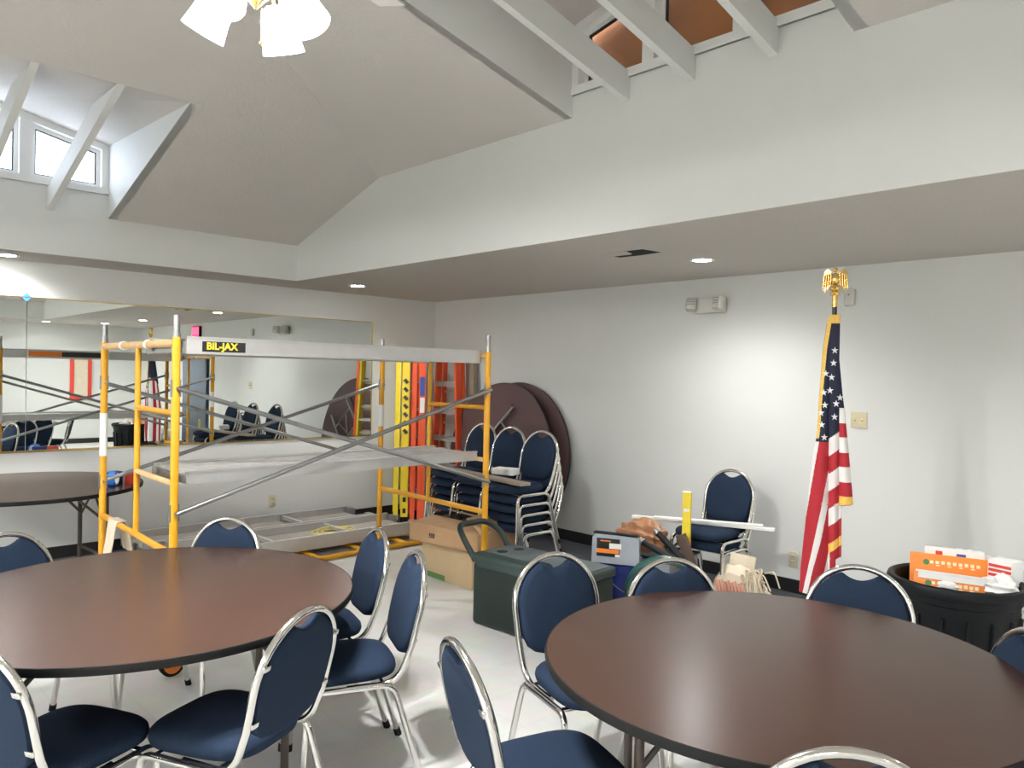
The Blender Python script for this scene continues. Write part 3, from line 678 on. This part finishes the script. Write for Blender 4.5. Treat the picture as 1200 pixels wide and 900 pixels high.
for k in range(90):
    a_ = k*2*PI/26; rr = 0.13+0.03*math.sin(k*0.37); P.append((3.62+rr*1.35*math.cos(a_)+0.0008*k, 6.18+rr*0.8*math.sin(a_), 0.124+0.00022*k+0.004*math.sin(k*0.9)))
o = obj('rope', MB().tube(P, 0.006, 6), ROPE); tag(o, 'coiled yellow rope on the spare aluminium deck', 'rope')

# ------------------------------------------------------------------ ladders in the corner
def stepladder(lab, loc, rz, lean, m, H=1.83, dark=True):
    t = thing('stepladder', lab, 'ladder', loc, rz, 'stepladders leaning in the corner'); t.rotation_euler = (lean, 0, rz)
    w0, w1 = 0.24, 0.15
    for sx in (-1, 1):
        rl = obj('front_rail', MB().bar((sx*w0, 0, 0.02), (sx*w1, 0, H-0.05), 0.028, 0.075, upv=(0, 1, 0)), m, t)
        obj('rear_rail', MB().bar((sx*(w0-0.02), 0.09, 0.03), (sx*(w1-0.01), 0.08, H-0.08), 0.026, 0.05, upv=(0, 1, 0)), m, t)
        obj('foot', MB().bar((sx*w0, 0, 0.0), (sx*w0, 0, 0.06), 0.034, 0.085, upv=(0, 1, 0)), RUBBER, rl)
    for k in range(5):
        z = 0.3*(k+1); ww = w0+(w1-w0)*z/H
        obj('step', MB().b2((-ww+0.01, -0.04, z-0.012), (ww-0.01, 0.035, z+0.012)).b2((-ww+0.01, -0.04, z-0.04), (ww-0.01, -0.034, z)), ALU, t)
    for k in range(4):
        z = 0.35*(k+1); ww = w0+(w1-w0)*z/H-0.03; obj('rear_brace', MB().b2((-ww, 0.08, z-0.012), (ww, 0.1, z+0.012)), ALU, t)
    obj('top_cap', MB().box((0, 0.03, H-0.02), (0.36, 0.17, 0.06), bevel=0.01), m, t)
    xr = lambda z: -(w0+(w1-w0)*z/H)-0.0155
    if m is LADY:
        for k in range(7): obj('printed_mark', MB().bar((xr(0.95+k*0.09), -0.018, 0.95+k*0.09), (xr(0.99+k*0.09), 0.018, 0.99+k*0.09), 0.003, 0.036, upv=(0, 1, 0)), BLACKB, t)
        for k in range(2): obj('rail_hole', MB().bar((xr(0.10+k*0.12), 0, 0.10+k*0.12), (xr(0.15+k*0.12), 0, 0.15+k*0.12), 0.003, 0.034, upv=(0, 1, 0)), BLACKB, t)
    else:
        obj('rail_label', MB().bar((xr(1.36), 0, 1.36), (xr(1.56), 0, 1.56), 0.003, 0.05, upv=(0, 1, 0)), BLUEPR, t)
        obj('rail_label', MB().bar((xr(1.18), 0, 1.18), (xr(1.34), 0, 1.34), 0.003, 0.05, upv=(0, 1, 0)), PAPER, t)
    return t
stepladder('yellow fibreglass stepladder seen edge-on beside the mirror', (4.91, 6.85, 0), math.radians(56), 0, LADY)
stepladder('red-orange fibreglass stepladder seen edge-on beside the yellow ladder', (4.99, 6.67, 0), math.radians(57), 0, LADR)
stepladder('red stepladder with silver steps showing, rightmost of the ladders', (5.27, 6.56, 0), math.radians(-88), 0, LADR)
o = obj('leaning_board', MB().box((0, 0, 0.89), (0.05, 0.13, 1.78)), WOODG); o.location = (5.455, 6.30, 0.006); o.rotation_euler = (-0.05, 0, 0); tag(o, 'tall grey-brown board leaning on the right wall behind the ladders', 'board')

# ------------------------------------------------------------------ folded tables leaning on the right wall
def leaning_table(lab, x, y, lean, rot):
    t = thing('folded_table', lab, 'table', (x, y, 0), 0, 'folded round tables against the right wall'); R = 0.762
    t.rotation_euler = (0, lean, 0)
    m = TR((0, 0, R+0.005), (0, -PI/2, 0))
    obj('tabletop', MB().lathe([(0.001, -0.012), (R-0.004, -0.012), (R-0.004, 0.008), (0.001, 0.008)], 80, m), TUNDER, t)
    obj('edge_band', MB().lathe([(R-0.006, -0.014), (R, -0.012), (R+0.003, 0.0), (R, 0.010), (R-0.006, 0.012)], 80, m, caps=False), BLACKB, t)
    m2 = m @ TR((0, 0, 0), (0, 0, rot)); V = lambda *q: m2 @ Vector(q)
    obj('apron_rail', MB().bar(V(-0.5, 0.24, 0.024), V(0.5, 0.24, 0.024), 0.03, 0.03).bar(V(-0.5, -0.24, 0.024), V(0.5, -0.24, 0.024), 0.03, 0.03), TUNDER, t)
    for sx in (-1, 1):
        obj('leg_frame', MB().tube(rounded([V(sx*0.52, 0.2, 0.05), V(sx*-0.02, 0.2+sx*0.02, 0.055), V(sx*-0.02, -0.2, 0.055), V(sx*0.52, -0.2, 0.05)], 0.06), 0.014).tube([V(sx*0.3, 0.2, 0.06), V(sx*0.3, -0.2, 0.06)], 0.01), STEEL, t)
        obj('leg_brace', MB().tube([V(sx*0.3, 0.1, 0.062), V(sx*0.05, 0.0, 0.065)], 0.009).tube([V(sx*0.3, -0.1, 0.062), V(sx*0.05, 0.0, 0.065)], 0.009), STEEL, t)
    return t
leaning_table('brown round folded table flat against the right wall, rear of two', 5.38, 5.64, math.radians(4), 0.6)
leaning_table('brown round folded table with legs showing, front of the leaning pair', 5.20, 5.75, math.radians(7), -0.75)

# board and paper lying on the stacked chairs
o = obj('timber_board', MB().box((0, 0, 0.012), (0.10, 1.45, 0.024), bevel=0.003), WOODG); o.location = (4.02, 4.70, 0.785); o.rotation_euler = (0, 0, -0.10); tag(o, 'grey timber board lying across the seats of the chair stacks', 'board')
o = obj('paper_box', MB().box((0, 0, 0.025), (0.12, 0.19, 0.05), bevel=0.003), PAPER); o.location = (4.16, 4.42, 0.809); o.rotation_euler = (0, 0, 0.3); tag(o, 'small white box lying on the stacked chair seats', 'box')

# ------------------------------------------------------------------ cartons and cooler
t = thing('cardboard_box', 'tan cardboard box on the floor under the brown carton', 'box', (3.88, 4.66, 0), 0)
obj('carton_body', MB().b2((-0.21, -0.42, 0), (0.21, 0.20, 0.28), bevel=0.008), CARD2, t)
obj('green_label', MB().b2((-0.2115, -0.10, 0.004), (-0.2095, 0.12, 0.045)), mat('green_print', (0.08, 0.18, 0.05), 0.7), t)
t = thing('cardboard_box', 'flat brown carton with raised flaps on top of the tan box', 'box', (3.89, 4.57, 0.281), 0.12)
mb = MB(); X, Y, H = 0.27, 0.37, 0.14
mb.b2((-X, -Y, 0.0), (X, Y, 0.008)).b2((-X, -Y, 0), (-X+0.008, Y, H)).b2((X-0.008, -Y, 0), (X, Y, H)).b2((-X, -Y, 0), (X, -Y+0.008, H)).b2((-X, Y-0.008, 0), (X, Y, H))
obj('carton_body', mb, CARD, t)
obj('flap', MB().slab([(-X, -Y, H), (-X, Y, H), (-0.02, Y-0.05, H+0.025), (-0.04, -Y+0.02, H+0.01)], (0, 0, 0.005)), CARD, t)
obj('flap', MB().slab([(X, -Y, H), (X, Y, H), (0.06, Y-0.1, H+0.07), (0.02, -Y+0.1, H+0.05)], (0, 0, 0.005)), CARD, t)
obj('flap', MB().slab([(-X+0.02, -Y, H), (X-0.02, -Y, H), (X-0.1, -Y+0.2, H+0.10), (-X+0.1, -Y+0.22, H+0.08)], (0, 0, 0.005)), CARD, t)
mb = MB()
for k in range(3): mb.b2((-X-0.0012, 0.13-k*0.022, 0.06), (-X+0.001, 0.145-k*0.022, 0.085))
mb.b2((-X-0.0012, 0.083, 0.05), (-X+0.001, 0.147, 0.056)); obj('printed_mark', mb, BLACKB, t)
t = thing('cooler', 'dark green ice chest with a raised loop handle', 'cooler', (3.42, 3.29, 0), math.radians(4))
W2, L2 = 0.205, 0.43
obj('cooler_body', MB().box((0, 0, 0.2), (2*W2-0.02, 2*L2-0.02, 0.4), bevel=0.03, seg=3), COOLER, t)
ld = obj('lid', MB().box((0, 0, 0.425), (2*W2, 2*L2, 0.06), bevel=0.02, seg=3).box((-W2+0.03, 0.1, 0.40), (0.06, 0.55, 0.05), bevel=0.012), COOLLID, t)
obj('lid_panel', MB().box((0.035, 0, 0.4555), (2*W2-0.12, 2*L2-0.06, 0.004), bevel=0.0015), LIDTOP, ld)  # top panel in a paler grey than the rest of the lid
for q in ((-0.04, 0.30), (0.09, 0.27)): obj('cup_recess', MB().lathe([(0.001, 0.456), (0.036, 0.456), (0.036, 0.4590), (0.001, 0.4590)], 24, TR((q[0], q[1], 0))), DARK, ld)
obj('lid_grip', MB().tube(rounded([(-0.15, -0.02, 0.452), (-0.13, -0.05, 0.47), (-0.13, -0.18, 0.47), (-0.15, -0.21, 0.452)], 0.03), 0.012), COOLER, ld)
obj('tow_handle', MB().tube(rounded([(-0.17, L2-0.02, 0.40), (-0.18, L2+0.09, 0.53), (-0.15, L2+0.17, 0.60), (0.10, L2+0.17, 0.60), (0.17, L2+0.09, 0.54), (0.17, L2-0.02, 0.40)], 0.09), 0.020, 12), COOLER, t)

# ------------------------------------------------------------------ clutter in front of the single chair stack
t = thing('bucket', 'blue plastic bucket under the grey tray', 'bucket', (4.06, 3.17, 0))
obj('pail', MB().lathe([(0.001, 0.0), (0.128, 0.0), (0.132, 0.01), (0.148, 0.30), (0.155, 0.30), (0.155, 0.315), (0.15, 0.32), (0.15, 0.36), (0.156, 0.365), (0.15, 0.37), (0.142, 0.36), (0.126, 0.02), (0.001, 0.015)], 36), BLUEB, t)
obj('bail', MB().tube([(0.157*math.cos(a_), 0.157*math.sin(a_), 0.30-0.13*math.sin(a_-PI)) for a_ in [PI+PI*i/16 for i in range(17)]], 0.003, 6), STEEL, t)
t = thing('tray', 'grey plastic tray with an orange label standing on the blue bucket', 'tray', (4.05, 3.18, 0.372), math.radians(27))
obj('tray_body', MB().prism([(-0.16, 0), (0.16, 0), (0.155, 0.17), (0.13, 0.19), (-0.13, 0.19), (-0.155, 0.17)], 0.05, TR((-0.06, 0, 0), (PI/2, 0, -PI/2))).box((0, 0, 0.012), (0.16, 0.30, 0.024), bevel=0.006), TOTE, t)
mtr = lambda y0, y1, z0, z1, e: MB().b2((-0.112-e, y0, z0), (-0.1095, y1, z1))
obj('label_panel', mtr(-0.03, 0.125, 0.045, 0.165, 0), BLACKB, t); obj('label_stripe', mtr(-0.025, 0.125, 0.068, 0.096, 0.001), ORANGE, t)
obj('label_text', mtr(-0.04, 0.04, 0.10, 0.135, 0.001), PAPER, t); obj('label_text', mtr(-0.03, 0.0, 0.047, 0.064, 0.001), PAPER, t); obj('label_text', mtr(0.03, 0.1, 0.145, 0.152, 0.001), ORANGE, t)
obj('tray_lip', MB().bar((-0.10, -0.15, 0.195), (-0.07, 0.15, 0.195), 0.05, 0.01), BLACK, t)
def crumple(name, lab, cat, c, r, sc_, m, seed, sub=3, jit=0.13, group=None):
    R = random.Random(seed); b = bmesh.new(); bmesh.ops.create_icosphere(b, subdivisions=sub, radius=r)
    ph = [R.uniform(0, 6) for _ in range(9)]
    for v in b.verts:
        n_ = v.co.normalized(); k = 1+jit*(math.sin(n_.x*7+ph[0])*math.sin(n_.y*9+ph[1])+0.8*math.sin(n_.z*11+ph[2]+n_.x*5)+R.uniform(-0.3, 0.3))
        v.co = Vector((v.co.x*sc_[0]*k, v.co.y*sc_[1]*k, max(v.co.z*k*sc_[2], -r*sc_[2]*0.85)))
    mb = MB(); mb.merge(b, TR((0, 0, r*sc_[2]*0.85))); o = obj(name, mb, m); o.location = c; tag(o, lab, cat, group); return o
# crate of odds and ends
t = thing('storage_bin', 'clear grey bin of tools beside the blue bucket', 'bin', (4.48, 3.22, 0), 0.1)
mb = MB(); X, Y, H = 0.2, 0.26, 0.36
mb.b2((-X, -Y, 0), (X, Y, 0.01)).b2((-X, -Y, 0), (-X+0.006, Y, H)).b2((X-0.006, -Y, 0), (X, Y, H)).b2((-X, -Y, 0), (X, -Y+0.006, H)).b2((-X, Y-0.006, 0), (X, Y, H))
obj('bin_wall', mb, TOTE, t); obj('rim', MB().ring([(-X-0.01, -Y-0.01), (X+0.01, -Y-0.01), (X+0.01, Y+0.01), (-X-0.01, Y+0.01)], [(-X+0.006, -Y+0.006), (X-0.006, -Y+0.006), (X-0.006, Y-0.006), (-X+0.006, Y-0.006)], H, H+0.015), BLACK, t)
crumple('plastic_bag', 'crumpled copper-brown bag heaped on the tool bin', 'bag', (4.42, 3.25, 0.37), 0.14, (0.9, 1.35, 0.85), COPPER, 3, sub=4, jit=0.13)
for i, (p0, p1) in enumerate((((4.22, 2.98, 0.565), (4.23, 2.79, 0.425)), ((4.16, 3.06, 0.50), (4.21, 2.80, 0.405)))):
    t = thing('flashlight', ('black tube tool with a bright chrome end leaning on the tool bin, upper of two', 'black tube tool leaning on the tool bin, lower of two')[i], 'tool', p0)
    q = Vector(p1)-Vector(p0); u = q.normalized(); obj('barrel', MB().tube([(0, 0, 0), q], 0.022, 14), BLACK, t)
    obj('chrome_cap', MB().tube([-u*0.03, (0, 0, 0)], 0.026, 14), CHROME, t); obj('chrome_tip', MB().tube([q, q+u*0.06], 0.012, 10), CHROME, t)
P = []; hc = Vector((3.99, 2.77, 0.265)); hn = Vector((0.77, 0.56, 0.25)).normalized(); hu = Vector((0.56, -0.77, 0)).normalized(); hv = hn.cross(hu)
for k in range(6*40):
    a_ = 2*PI*k/40; rr = 0.225+0.008*math.sin(k*0.13); P.append(hc+hu*rr*math.cos(a_)+hv*rr*math.sin(a_)+hn*(0.014*(k/40-3)))
mb = MB().tube(P, 0.012, 8); o = obj('garden_hose', mb, GREENH); tag(o, 'upright coil of dark green hose between blue bucket and chair back', 'hose')
o = obj('wooden_plank', MB().box((0, 0, 0.30), (0.02, 0.07, 0.60)), WOODB); o.location = (4.40, 2.66, 0.004); o.rotation_euler = (-0.42, 0, 0.15); tag(o, 'short brown board leaning left of the yellow level', 'board')
t = thing('spirit_level', 'upright yellow level with an orange lower end', 'level', (4.43, 2.90, 0)); t.rotation_euler = (0.0, 0.0, 0.3)
obj('level_body', MB().b2((-0.012, -0.028, 0.5), (0.012, 0.028, 0.83)), LEVELY, t); obj('lower_end', MB().b2((-0.0122, -0.0282, 0.0), (0.0122, 0.0282, 0.5)), ORANGE, t)
obj('end_cap', MB().b2((-0.013, -0.029, 0.83), (0.013, 0.029, 0.837)), CREAM, t); obj('vial', MB().b2((-0.0128, -0.02, 0.70), (0.0128, 0.02, 0.72)), PAPER, t)
for i, (c, ln, rz) in enumerate((((4.778, 3.008, 0.566), 1.01, 0.40), ((4.775, 2.955, 0.583), 0.76, 0.48))):
    o = obj('trim_strip', MB().box((0, 0, 0), (0.06, ln, 0.016)), WHITE); o.location = c; o.rotation_euler = (0.0, 0, rz)
    tag(o, ('longer white trim strip lying across the spare chair seat', 'shorter white trim strip on top of the longer one')[i], 'trim strip', 'white trim strips')
# canvas bag with fringe
bg_ = thing('canvas_bag', 'cream canvas bag of fringed rags with faded pink print', 'bag', (4.68, 2.65, 0), 0.2)
o = crumple('bag_body', 'x', 'x', (0, 0, 0), 0.17, (0.75, 1.0, 1.1), CANVAS, 12, jit=0.09)
for k in ('label', 'category'): del o[k]
o.parent = bg_
mb = MB(); R = random.Random(4)
for k in range(70):
    a_ = R.uniform(-2.0, 1.2); y = -0.10+R.uniform(-0.1, 0.04); z0 = R.uniform(0.14, 0.34)
    p0 = Vector((-0.05+0.06*math.cos(a_)-0.05, y, z0)); p1 = p0+Vector((R.uniform(-0.08, 0.0), R.uniform(-0.1, 0.02), R.uniform(-0.02, 0.05))); p2 = p1+Vector((R.uniform(-0.03, 0.02), R.uniform(-0.05, 0.02), -R.uniform(0.06, 0.14)))
    mb.tube(rounded([p0, p1, p2], 0.03, 3), 0.005, 5)
f_ = obj('fringe', mb, CANVAS, bg_); f_['kind'] = 'stuff'
mb = MB()
for k in range(9): 
    y = -0.09+k*0.022; mb.bar((-0.150+0.3*abs(y)**1.6, y, 0.16+0.01*(k % 3)), (-0.152+0.3*abs(y)**1.6, y+0.014, 0.27-0.01*(k % 2)), 0.012, 0.012)
obj('faded_print', mb, PINKPR, bg_)
obj('stiff_flap', MB().box((0.0, -0.03, 0.37), (0.012, 0.17, 0.1), (0.1, 0.15, 0.1), bevel=0.003), CANVAS, bg_)

# ------------------------------------------------------------------ flag
FX, FY = 4.09, 1.78
fl = thing('flag', 'united states flag with gold fringe furled on a stand before the wall', 'flag', (FX, FY, 0))
vw = Vector((FX, FY, 0)).normalized(); sd = Vector((vw.y, -vw.x, 0))          # across, seen from the room
obj('flag_base', MB().lathe([(0.001, 0.0), (0.13, 0.0), (0.13, 0.012), (0.09, 0.03), (0.03, 0.05), (0.02, 0.1), (0.001, 0.1)], 32), GOLD, fl)
obj('pole', MB().tube([(0, 0, 0.05), (0, 0, 2.07)], 0.0125, 12), POLEW, fl)
obj('pole_ferrule', MB().tube([(0, 0, 2.01), (0, 0, 2.07)], 0.0145, 12), GOLD, fl)
mb = MB().lathe([(0.001, 2.07), (0.022, 2.072), (0.026, 2.085), (0.014, 2.092), (0.026, 2.10), (0.03, 2.112), (0.024, 2.125), (0.01, 2.13)], 20)
mb.ico((0, 0, 2.160), 0.024, 2, (0.9, 0.9, 1.5)); mb.ico((-vw.x*0.01, -vw.y*0.01, 2.208), 0.013, 2); mb.bar(Vector((0, 0, 2.208))-vw*0.02, Vector((0, 0, 2.200))-vw*0.032, 0.006, 0.006)
obj('eagle_body', mb, GOLD, fl)
WG = [(0.010, 2.175), (0.022, 2.205), (0.040, 2.218), (0.054, 2.205), (0.061, 2.165), (0.063, 2.095), (0.055, 2.125), (0.051, 2.085), (0.044, 2.120), (0.038, 2.10), (0.032, 2.130), (0.022, 2.115), (0.012, 2.145)]
for s_ in (-1, 1):
    mb = MB(); mb.slab([sd*s_*x+vw*(0.004+0.25*x)+Vector((0, 0, z)) for x, z in WG], vw*0.010)
    for k in range(4): mb.tube([sd*s_*(0.022+0.011*k)-vw*0.003+vw*(0.25*(0.022+0.011*k))+Vector((0, 0, 2.195-0.004*k)), sd*s_*(0.024+0.0125*k)-vw*0.002+vw*(0.25*(0.024+0.0125*k))+Vector((0, 0, 2.13-0.006*k))], 0.0045, 6)
    obj('eagle_wing', mb, GOLD, fl)
# cloth: rows from top to bottom, columns across; (xc, yc) are cloth pattern units, 519 to the metre
def interp(tab, v):
    for (z0, a0), (z1, a1) in zip(tab, tab[1:]):
        if z0 <= v <= z1: return a0+(a1-a0)*(v-z0)/(z1-z0)
    return tab[-1][1] if v > tab[-1][0] else tab[0][1]
LE = [(165, 184), (180, 176), (260, 165), (400, 155), (500, 150), (560, 140), (700, 125), (880, 108), (960, 104)]
RE = [(165, 208), (290, 206), (390, 215), (450, 222), (560, 232), (692, 243), (697, 213), (838, 213), (846, 198), (900, 199), (960, 196)]
B0 = [(500, 158), (525, 155), (640, 137), (760, 118), (880, 103), (960, 95)]
B1 = [(525, 196), (600, 179), (700, 162), (800, 143), (880, 127), (960, 112)]
B2 = [(600, 198), (690, 180), (800, 160), (880, 140), (960, 124)]
B3 = [(760, 192), (840, 178), (880, 170), (960, 155)]
X0 = lambda yc: 195-0.021*(yc-100)
toP = lambda xc, yc, h: sd*((xc-X0(yc))/519)+vw*h+Vector((0, 0, 1.61-(yc-350)/519))
def fold(xc, yc):
    l, r_ = interp(LE, yc), interp(RE, yc); e = [l, 180, 207, max(r_, 216)] if yc > 430 else [l, (l+r_)/2-4, r_]
    g = min(1.0, max(0.0, (yc-165)/380)); hh = 0
    for a_, b_ in zip(e, e[1:]):
        if a_ <= xc <= b_: hh = math.sin(PI*(xc-a_)/(b_-a_))*min(1, (b_-a_)/45)
    return -(0.020+0.006*g+0.034*g*hh)
def flagcol(xc, yc):
    if yc < 188: return 3
    if yc < 512 and xc < interp(LE, yc)+11-4*(yc-188)/324: return 3
    if xc > 207 and 425 < yc < 697:
        if yc > 668: return 3 if yc < 697 else 2
        return 2 if int((yc-425)/41) % 2 == 0 else 1
    if xc > 180 and yc+(xc-182)*0.85 > 511:
        y_ = yc+(xc-182)*0.85-511; k = int(y_/49)
        if k == 6 and y_ < 6*49+26: return 3
        if k < 6: return 2 if k % 2 == 0 else 1
        return 1 if xc > 184 else 2
    if yc < 522: return 0
    if xc < interp(B0, yc): return 2
    if xc < interp(B1, yc): return 1
    if xc < interp(B2, yc): return 2
    return 1 if xc < interp(B3, yc) else 2
NU, NV, Y0c, Y1c = 100, 260, 165, 950
mb = MB(); G = []
for i in range(NV+1):
    yc = Y0c+(Y1c-Y0c)*i/NV; l, r_ = interp(LE, yc), interp(RE, yc)
    G.append([mb.bm.verts.new(toP(l+(r_-l)*j/NU, yc, fold(l+(r_-l)*j/NU, yc))) for j in range(NU+1)])
for i in range(NV):
    yc = Y0c+(Y1c-Y0c)*(i+0.5)/NV; l, r_ = interp(LE, yc), interp(RE, yc)
    for j in range(NU):
        mb.mi = flagcol(l+(r_-l)*(j+0.5)/NU, yc); mb.face([G[i][j], G[i+1][j], G[i+1][j+1], G[i][j+1]], True)
H = []
for i in range(NV+1):                                # rear folds of the same cloth, gathered behind the pole
    yc = Y0c+(Y1c-Y0c)*i/NV; l, r_ = interp(LE, yc), interp(RE, yc); g = min(1.0, max(0.0, (yc-165)/520))
    H.append([mb.bm.verts.new(toP(l+(r_-l)*j/40, yc, 0.016+(0.02+0.13*g)*math.sin(PI*j/40)**0.7+0.010*g*math.sin(j*0.8)-0.030*(1-math.sin(PI*j/40)))) for j in range(41)])
for i in range(NV):
    yc = Y0c+(Y1c-Y0c)*(i+0.5)/NV
    for j in range(40):
        mb.mi = 3 if yc < 188 else 0 if yc < 500-60*abs(j-20)/20 else (1 if int(j/4) % 2 else 2); mb.face([H[i][j], H[i][j+1], H[i+1][j+1], H[i+1][j]], True)
cloth = obj('flag_cloth', mb, [NAVY, FRED, FWHITE, FGOLD], fl, sharp=60)
s_ = cloth.modifiers.new('s', 'SOLIDIFY'); s_.thickness = 0.003; s_.offset = 0
for x, y in ((195, 265), (192, 300), (172, 330), (187, 340), (167, 383), (183, 377), (170, 418), (209, 396), (199, 413), (160, 440), (195, 450), (162, 473), (169, 508)):
    mb = MB(); P = []
    for k in range(10):
        ra = 10.5 if k % 2 == 0 else 4.2; an = PI/2+k*PI/5; xx, yy = x+ra*math.cos(an)*0.9, y-ra*math.sin(an); P.append(toP(xx, yy, fold(min(max(xx, interp(LE, yy)), interp(RE, yy)), yy)-0.004))
    c = mb.bm.verts.new(toP(x, y, fold(x, y)-0.005)); V = [mb.bm.verts.new(q) for q in P]
    for k in range(10): mb.face([c, V[k], V[(k+1) % 10]])
    obj('star', mb, FWHITE, cloth)

# ------------------------------------------------------------------ trash can and its contents
TX, TY = 4.03, 1.14
t = thing('trash_can', 'large black round trash can full of pizza boxes', 'trash can', (TX, TY, 0), -1.29)
obj('can_body', MB().lathe([(0.001, 0.0), (0.205, 0.0), (0.215, 0.012), (0.235, 0.25), (0.24, 0.26), (0.265, 0.60), (0.272, 0.605), (0.276, 0.64), (0.292, 0.645), (0.297, 0.665), (0.29, 0.685), (0.275, 0.69), (0.262, 0.68), (0.24, 0.35), (0.215, 0.02), (0.001, 0.02)], 48), BLACK, t)
mb = MB()
for k in range(16):
    a_ = 2*PI*k/16+0.2; mb.bar((0.236*math.cos(a_), 0.236*math.sin(a_), 0.12), (0.264*math.cos(a_), 0.264*math.sin(a_), 0.55), 0.022, 0.012, upv=(-math.sin(a_), math.cos(a_), 0), bevel=0.004)
obj('rib', mb, BLACK, t)
for s_ in (-1, 1):
    obj('handle', MB().tube(rounded([(s_*0.275, -0.07, 0.60), (s_*0.325, -0.06, 0.63), (s_*0.325, 0.06, 0.63), (s_*0.275, 0.07, 0.60)], 0.02), 0.012, 8), BLACK, t)
toc = Vector((-TX, -TY, 0)).normalized(); az_ = math.atan2(toc.y, toc.x)
def pizza_box(lab, loc, rz, tilt, wd, ht, th, txtz, edge=True):
    t = thing('pizza_box', lab, 'pizza box', loc, rz, 'pizza boxes in the trash can'); t.rotation_euler = (0, tilt, rz)
    obj('box_shell', MB().b2((-th/2, -wd/2, 0), (th/2, wd/2, ht), bevel=0.004), PIZZA, t)
    if edge: obj('white_edge', MB().b2((th/2-0.004, -wd/2+0.01, ht-0.006), (th/2+0.010, wd/2-0.012, ht+0.003)).b2((th/2-0.001, -wd/2+0.02, ht-0.035), (th/2+0.004, wd/2-0.03, ht-0.006)), PAPER, t)
    mb = MB(); R = random.Random(int(ht*1000))
    for k in range(9):
        y = wd*(0.26-0.062*k)*-1; h_ = 0.013+0.004*R.random()
        mb.b2((th/2-0.001, y-0.008, txtz), (th/2+0.0015, y+0.007, txtz+h_))
        if k % 2: mb.b2((th/2-0.001, y-0.006, txtz-0.010), (th/2+0.0015, y+0.010, txtz-0.004))
    obj('lettering', mb, CREAM, t)
    obj('emblem', MB().lathe([(0.001, 0.0), (0.014, 0.0), (0.014, 0.002), (0.001, 0.002)], 20, TR((th/2, -wd*0.32, txtz+0.005), (0, PI/2, 0))), mat('green_emblem', (0.08, 0.22, 0.07), 0.6), t)
    return t
c0 = Vector((TX, TY, 0))
q = c0-toc*0.10; pizza_box('orange pizza box standing at the back of the trash can', (q.x, q.y, 0.36), az_+0.05, -0.12, 0.40, 0.40, 0.045, 0.355, edge=False)
q = c0+toc*0.07; pizza_box('orange pizza box leaning at the front of the trash can', (q.x, q.y, 0.33), az_-0.03, -0.25, 0.36, 0.375, 0.045, 0.315)
rgt = Vector((-toc.y, toc.x, 0))
q = c0+toc*0.165-rgt*0.03; o = crumple('paper_plate', 'crumpled pale paper plate in front of the pizza boxes', 'paper', (q.x, q.y, 0.665), 0.04, (0.5, 1.1, 0.5), PAPER, 21, jit=0.08)
q = c0-toc*0.205+rgt*0.06; crumple('plastic_bag', 'white crumpled plastic bag behind the pizza boxes in the trash', 'bag', (q.x, q.y, 0.56), 0.12, (0.6, 1.0, 1.0), PLASTICW, 5, sub=4, jit=0.12)
t = thing('paper_bag', 'white printed paper bag at the back of the trash can', 'bag', (c0-toc*0.18-rgt*0.01).to_tuple()[:2]+(0.55,), az_)
obj('bag_panel', MB().b2((-0.03, -0.13, 0), (0.03, 0.13, 0.235), bevel=0.006), PAPER, t); obj('print', MB().b2((0.0295, -0.08, 0.20), (0.031, -0.05, 0.225)), REDPR, t); obj('print', MB().b2((0.0295, 0.01, 0.205), (0.031, 0.05, 0.22)), BLUEPR, t)
q = c0+rgt*0.20-toc*0.08
t = thing('snack_box', 'white box with red print on the right side of the trash can', 'box', (q.x, q.y, 0.55), az_-0.5)
obj('carton_body', MB().b2((-0.05, -0.055, 0), (0.05, 0.055, 0.235), bevel=0.004), PAPER, t)
mb = MB()
for k in range(6): mb.b2((0.0495, -0.05, 0.09+k*0.022), (0.0515, 0.05, 0.104+k*0.022))
obj('red_print', mb, REDPR, t)
q = c0+rgt*0.18+toc*0.09; crumple('napkin', 'crumpled white napkin at the right rim of the trash can', 'paper', (q.x, q.y, 0.64), 0.07, (0.9, 0.9, 0.8), PAPER, 31, jit=0.2)
# things at the right edge behind the can
crumple('plastic_bag', 'pale grey plastic bag on the floor right of the trash can', 'bag', (4.72, 0.82, 0.33), 0.2, (0.8, 0.9, 0.9), PLASTICW, 17, jit=0.15)
o = obj('cardboard_box', MB().box((4.74, 0.80, 0.165), (0.42, 0.36, 0.33), (0, 0, 0.3), bevel=0.006), CARD); tag(o, 'brown cardboard box under the pale grey plastic bag', 'box')
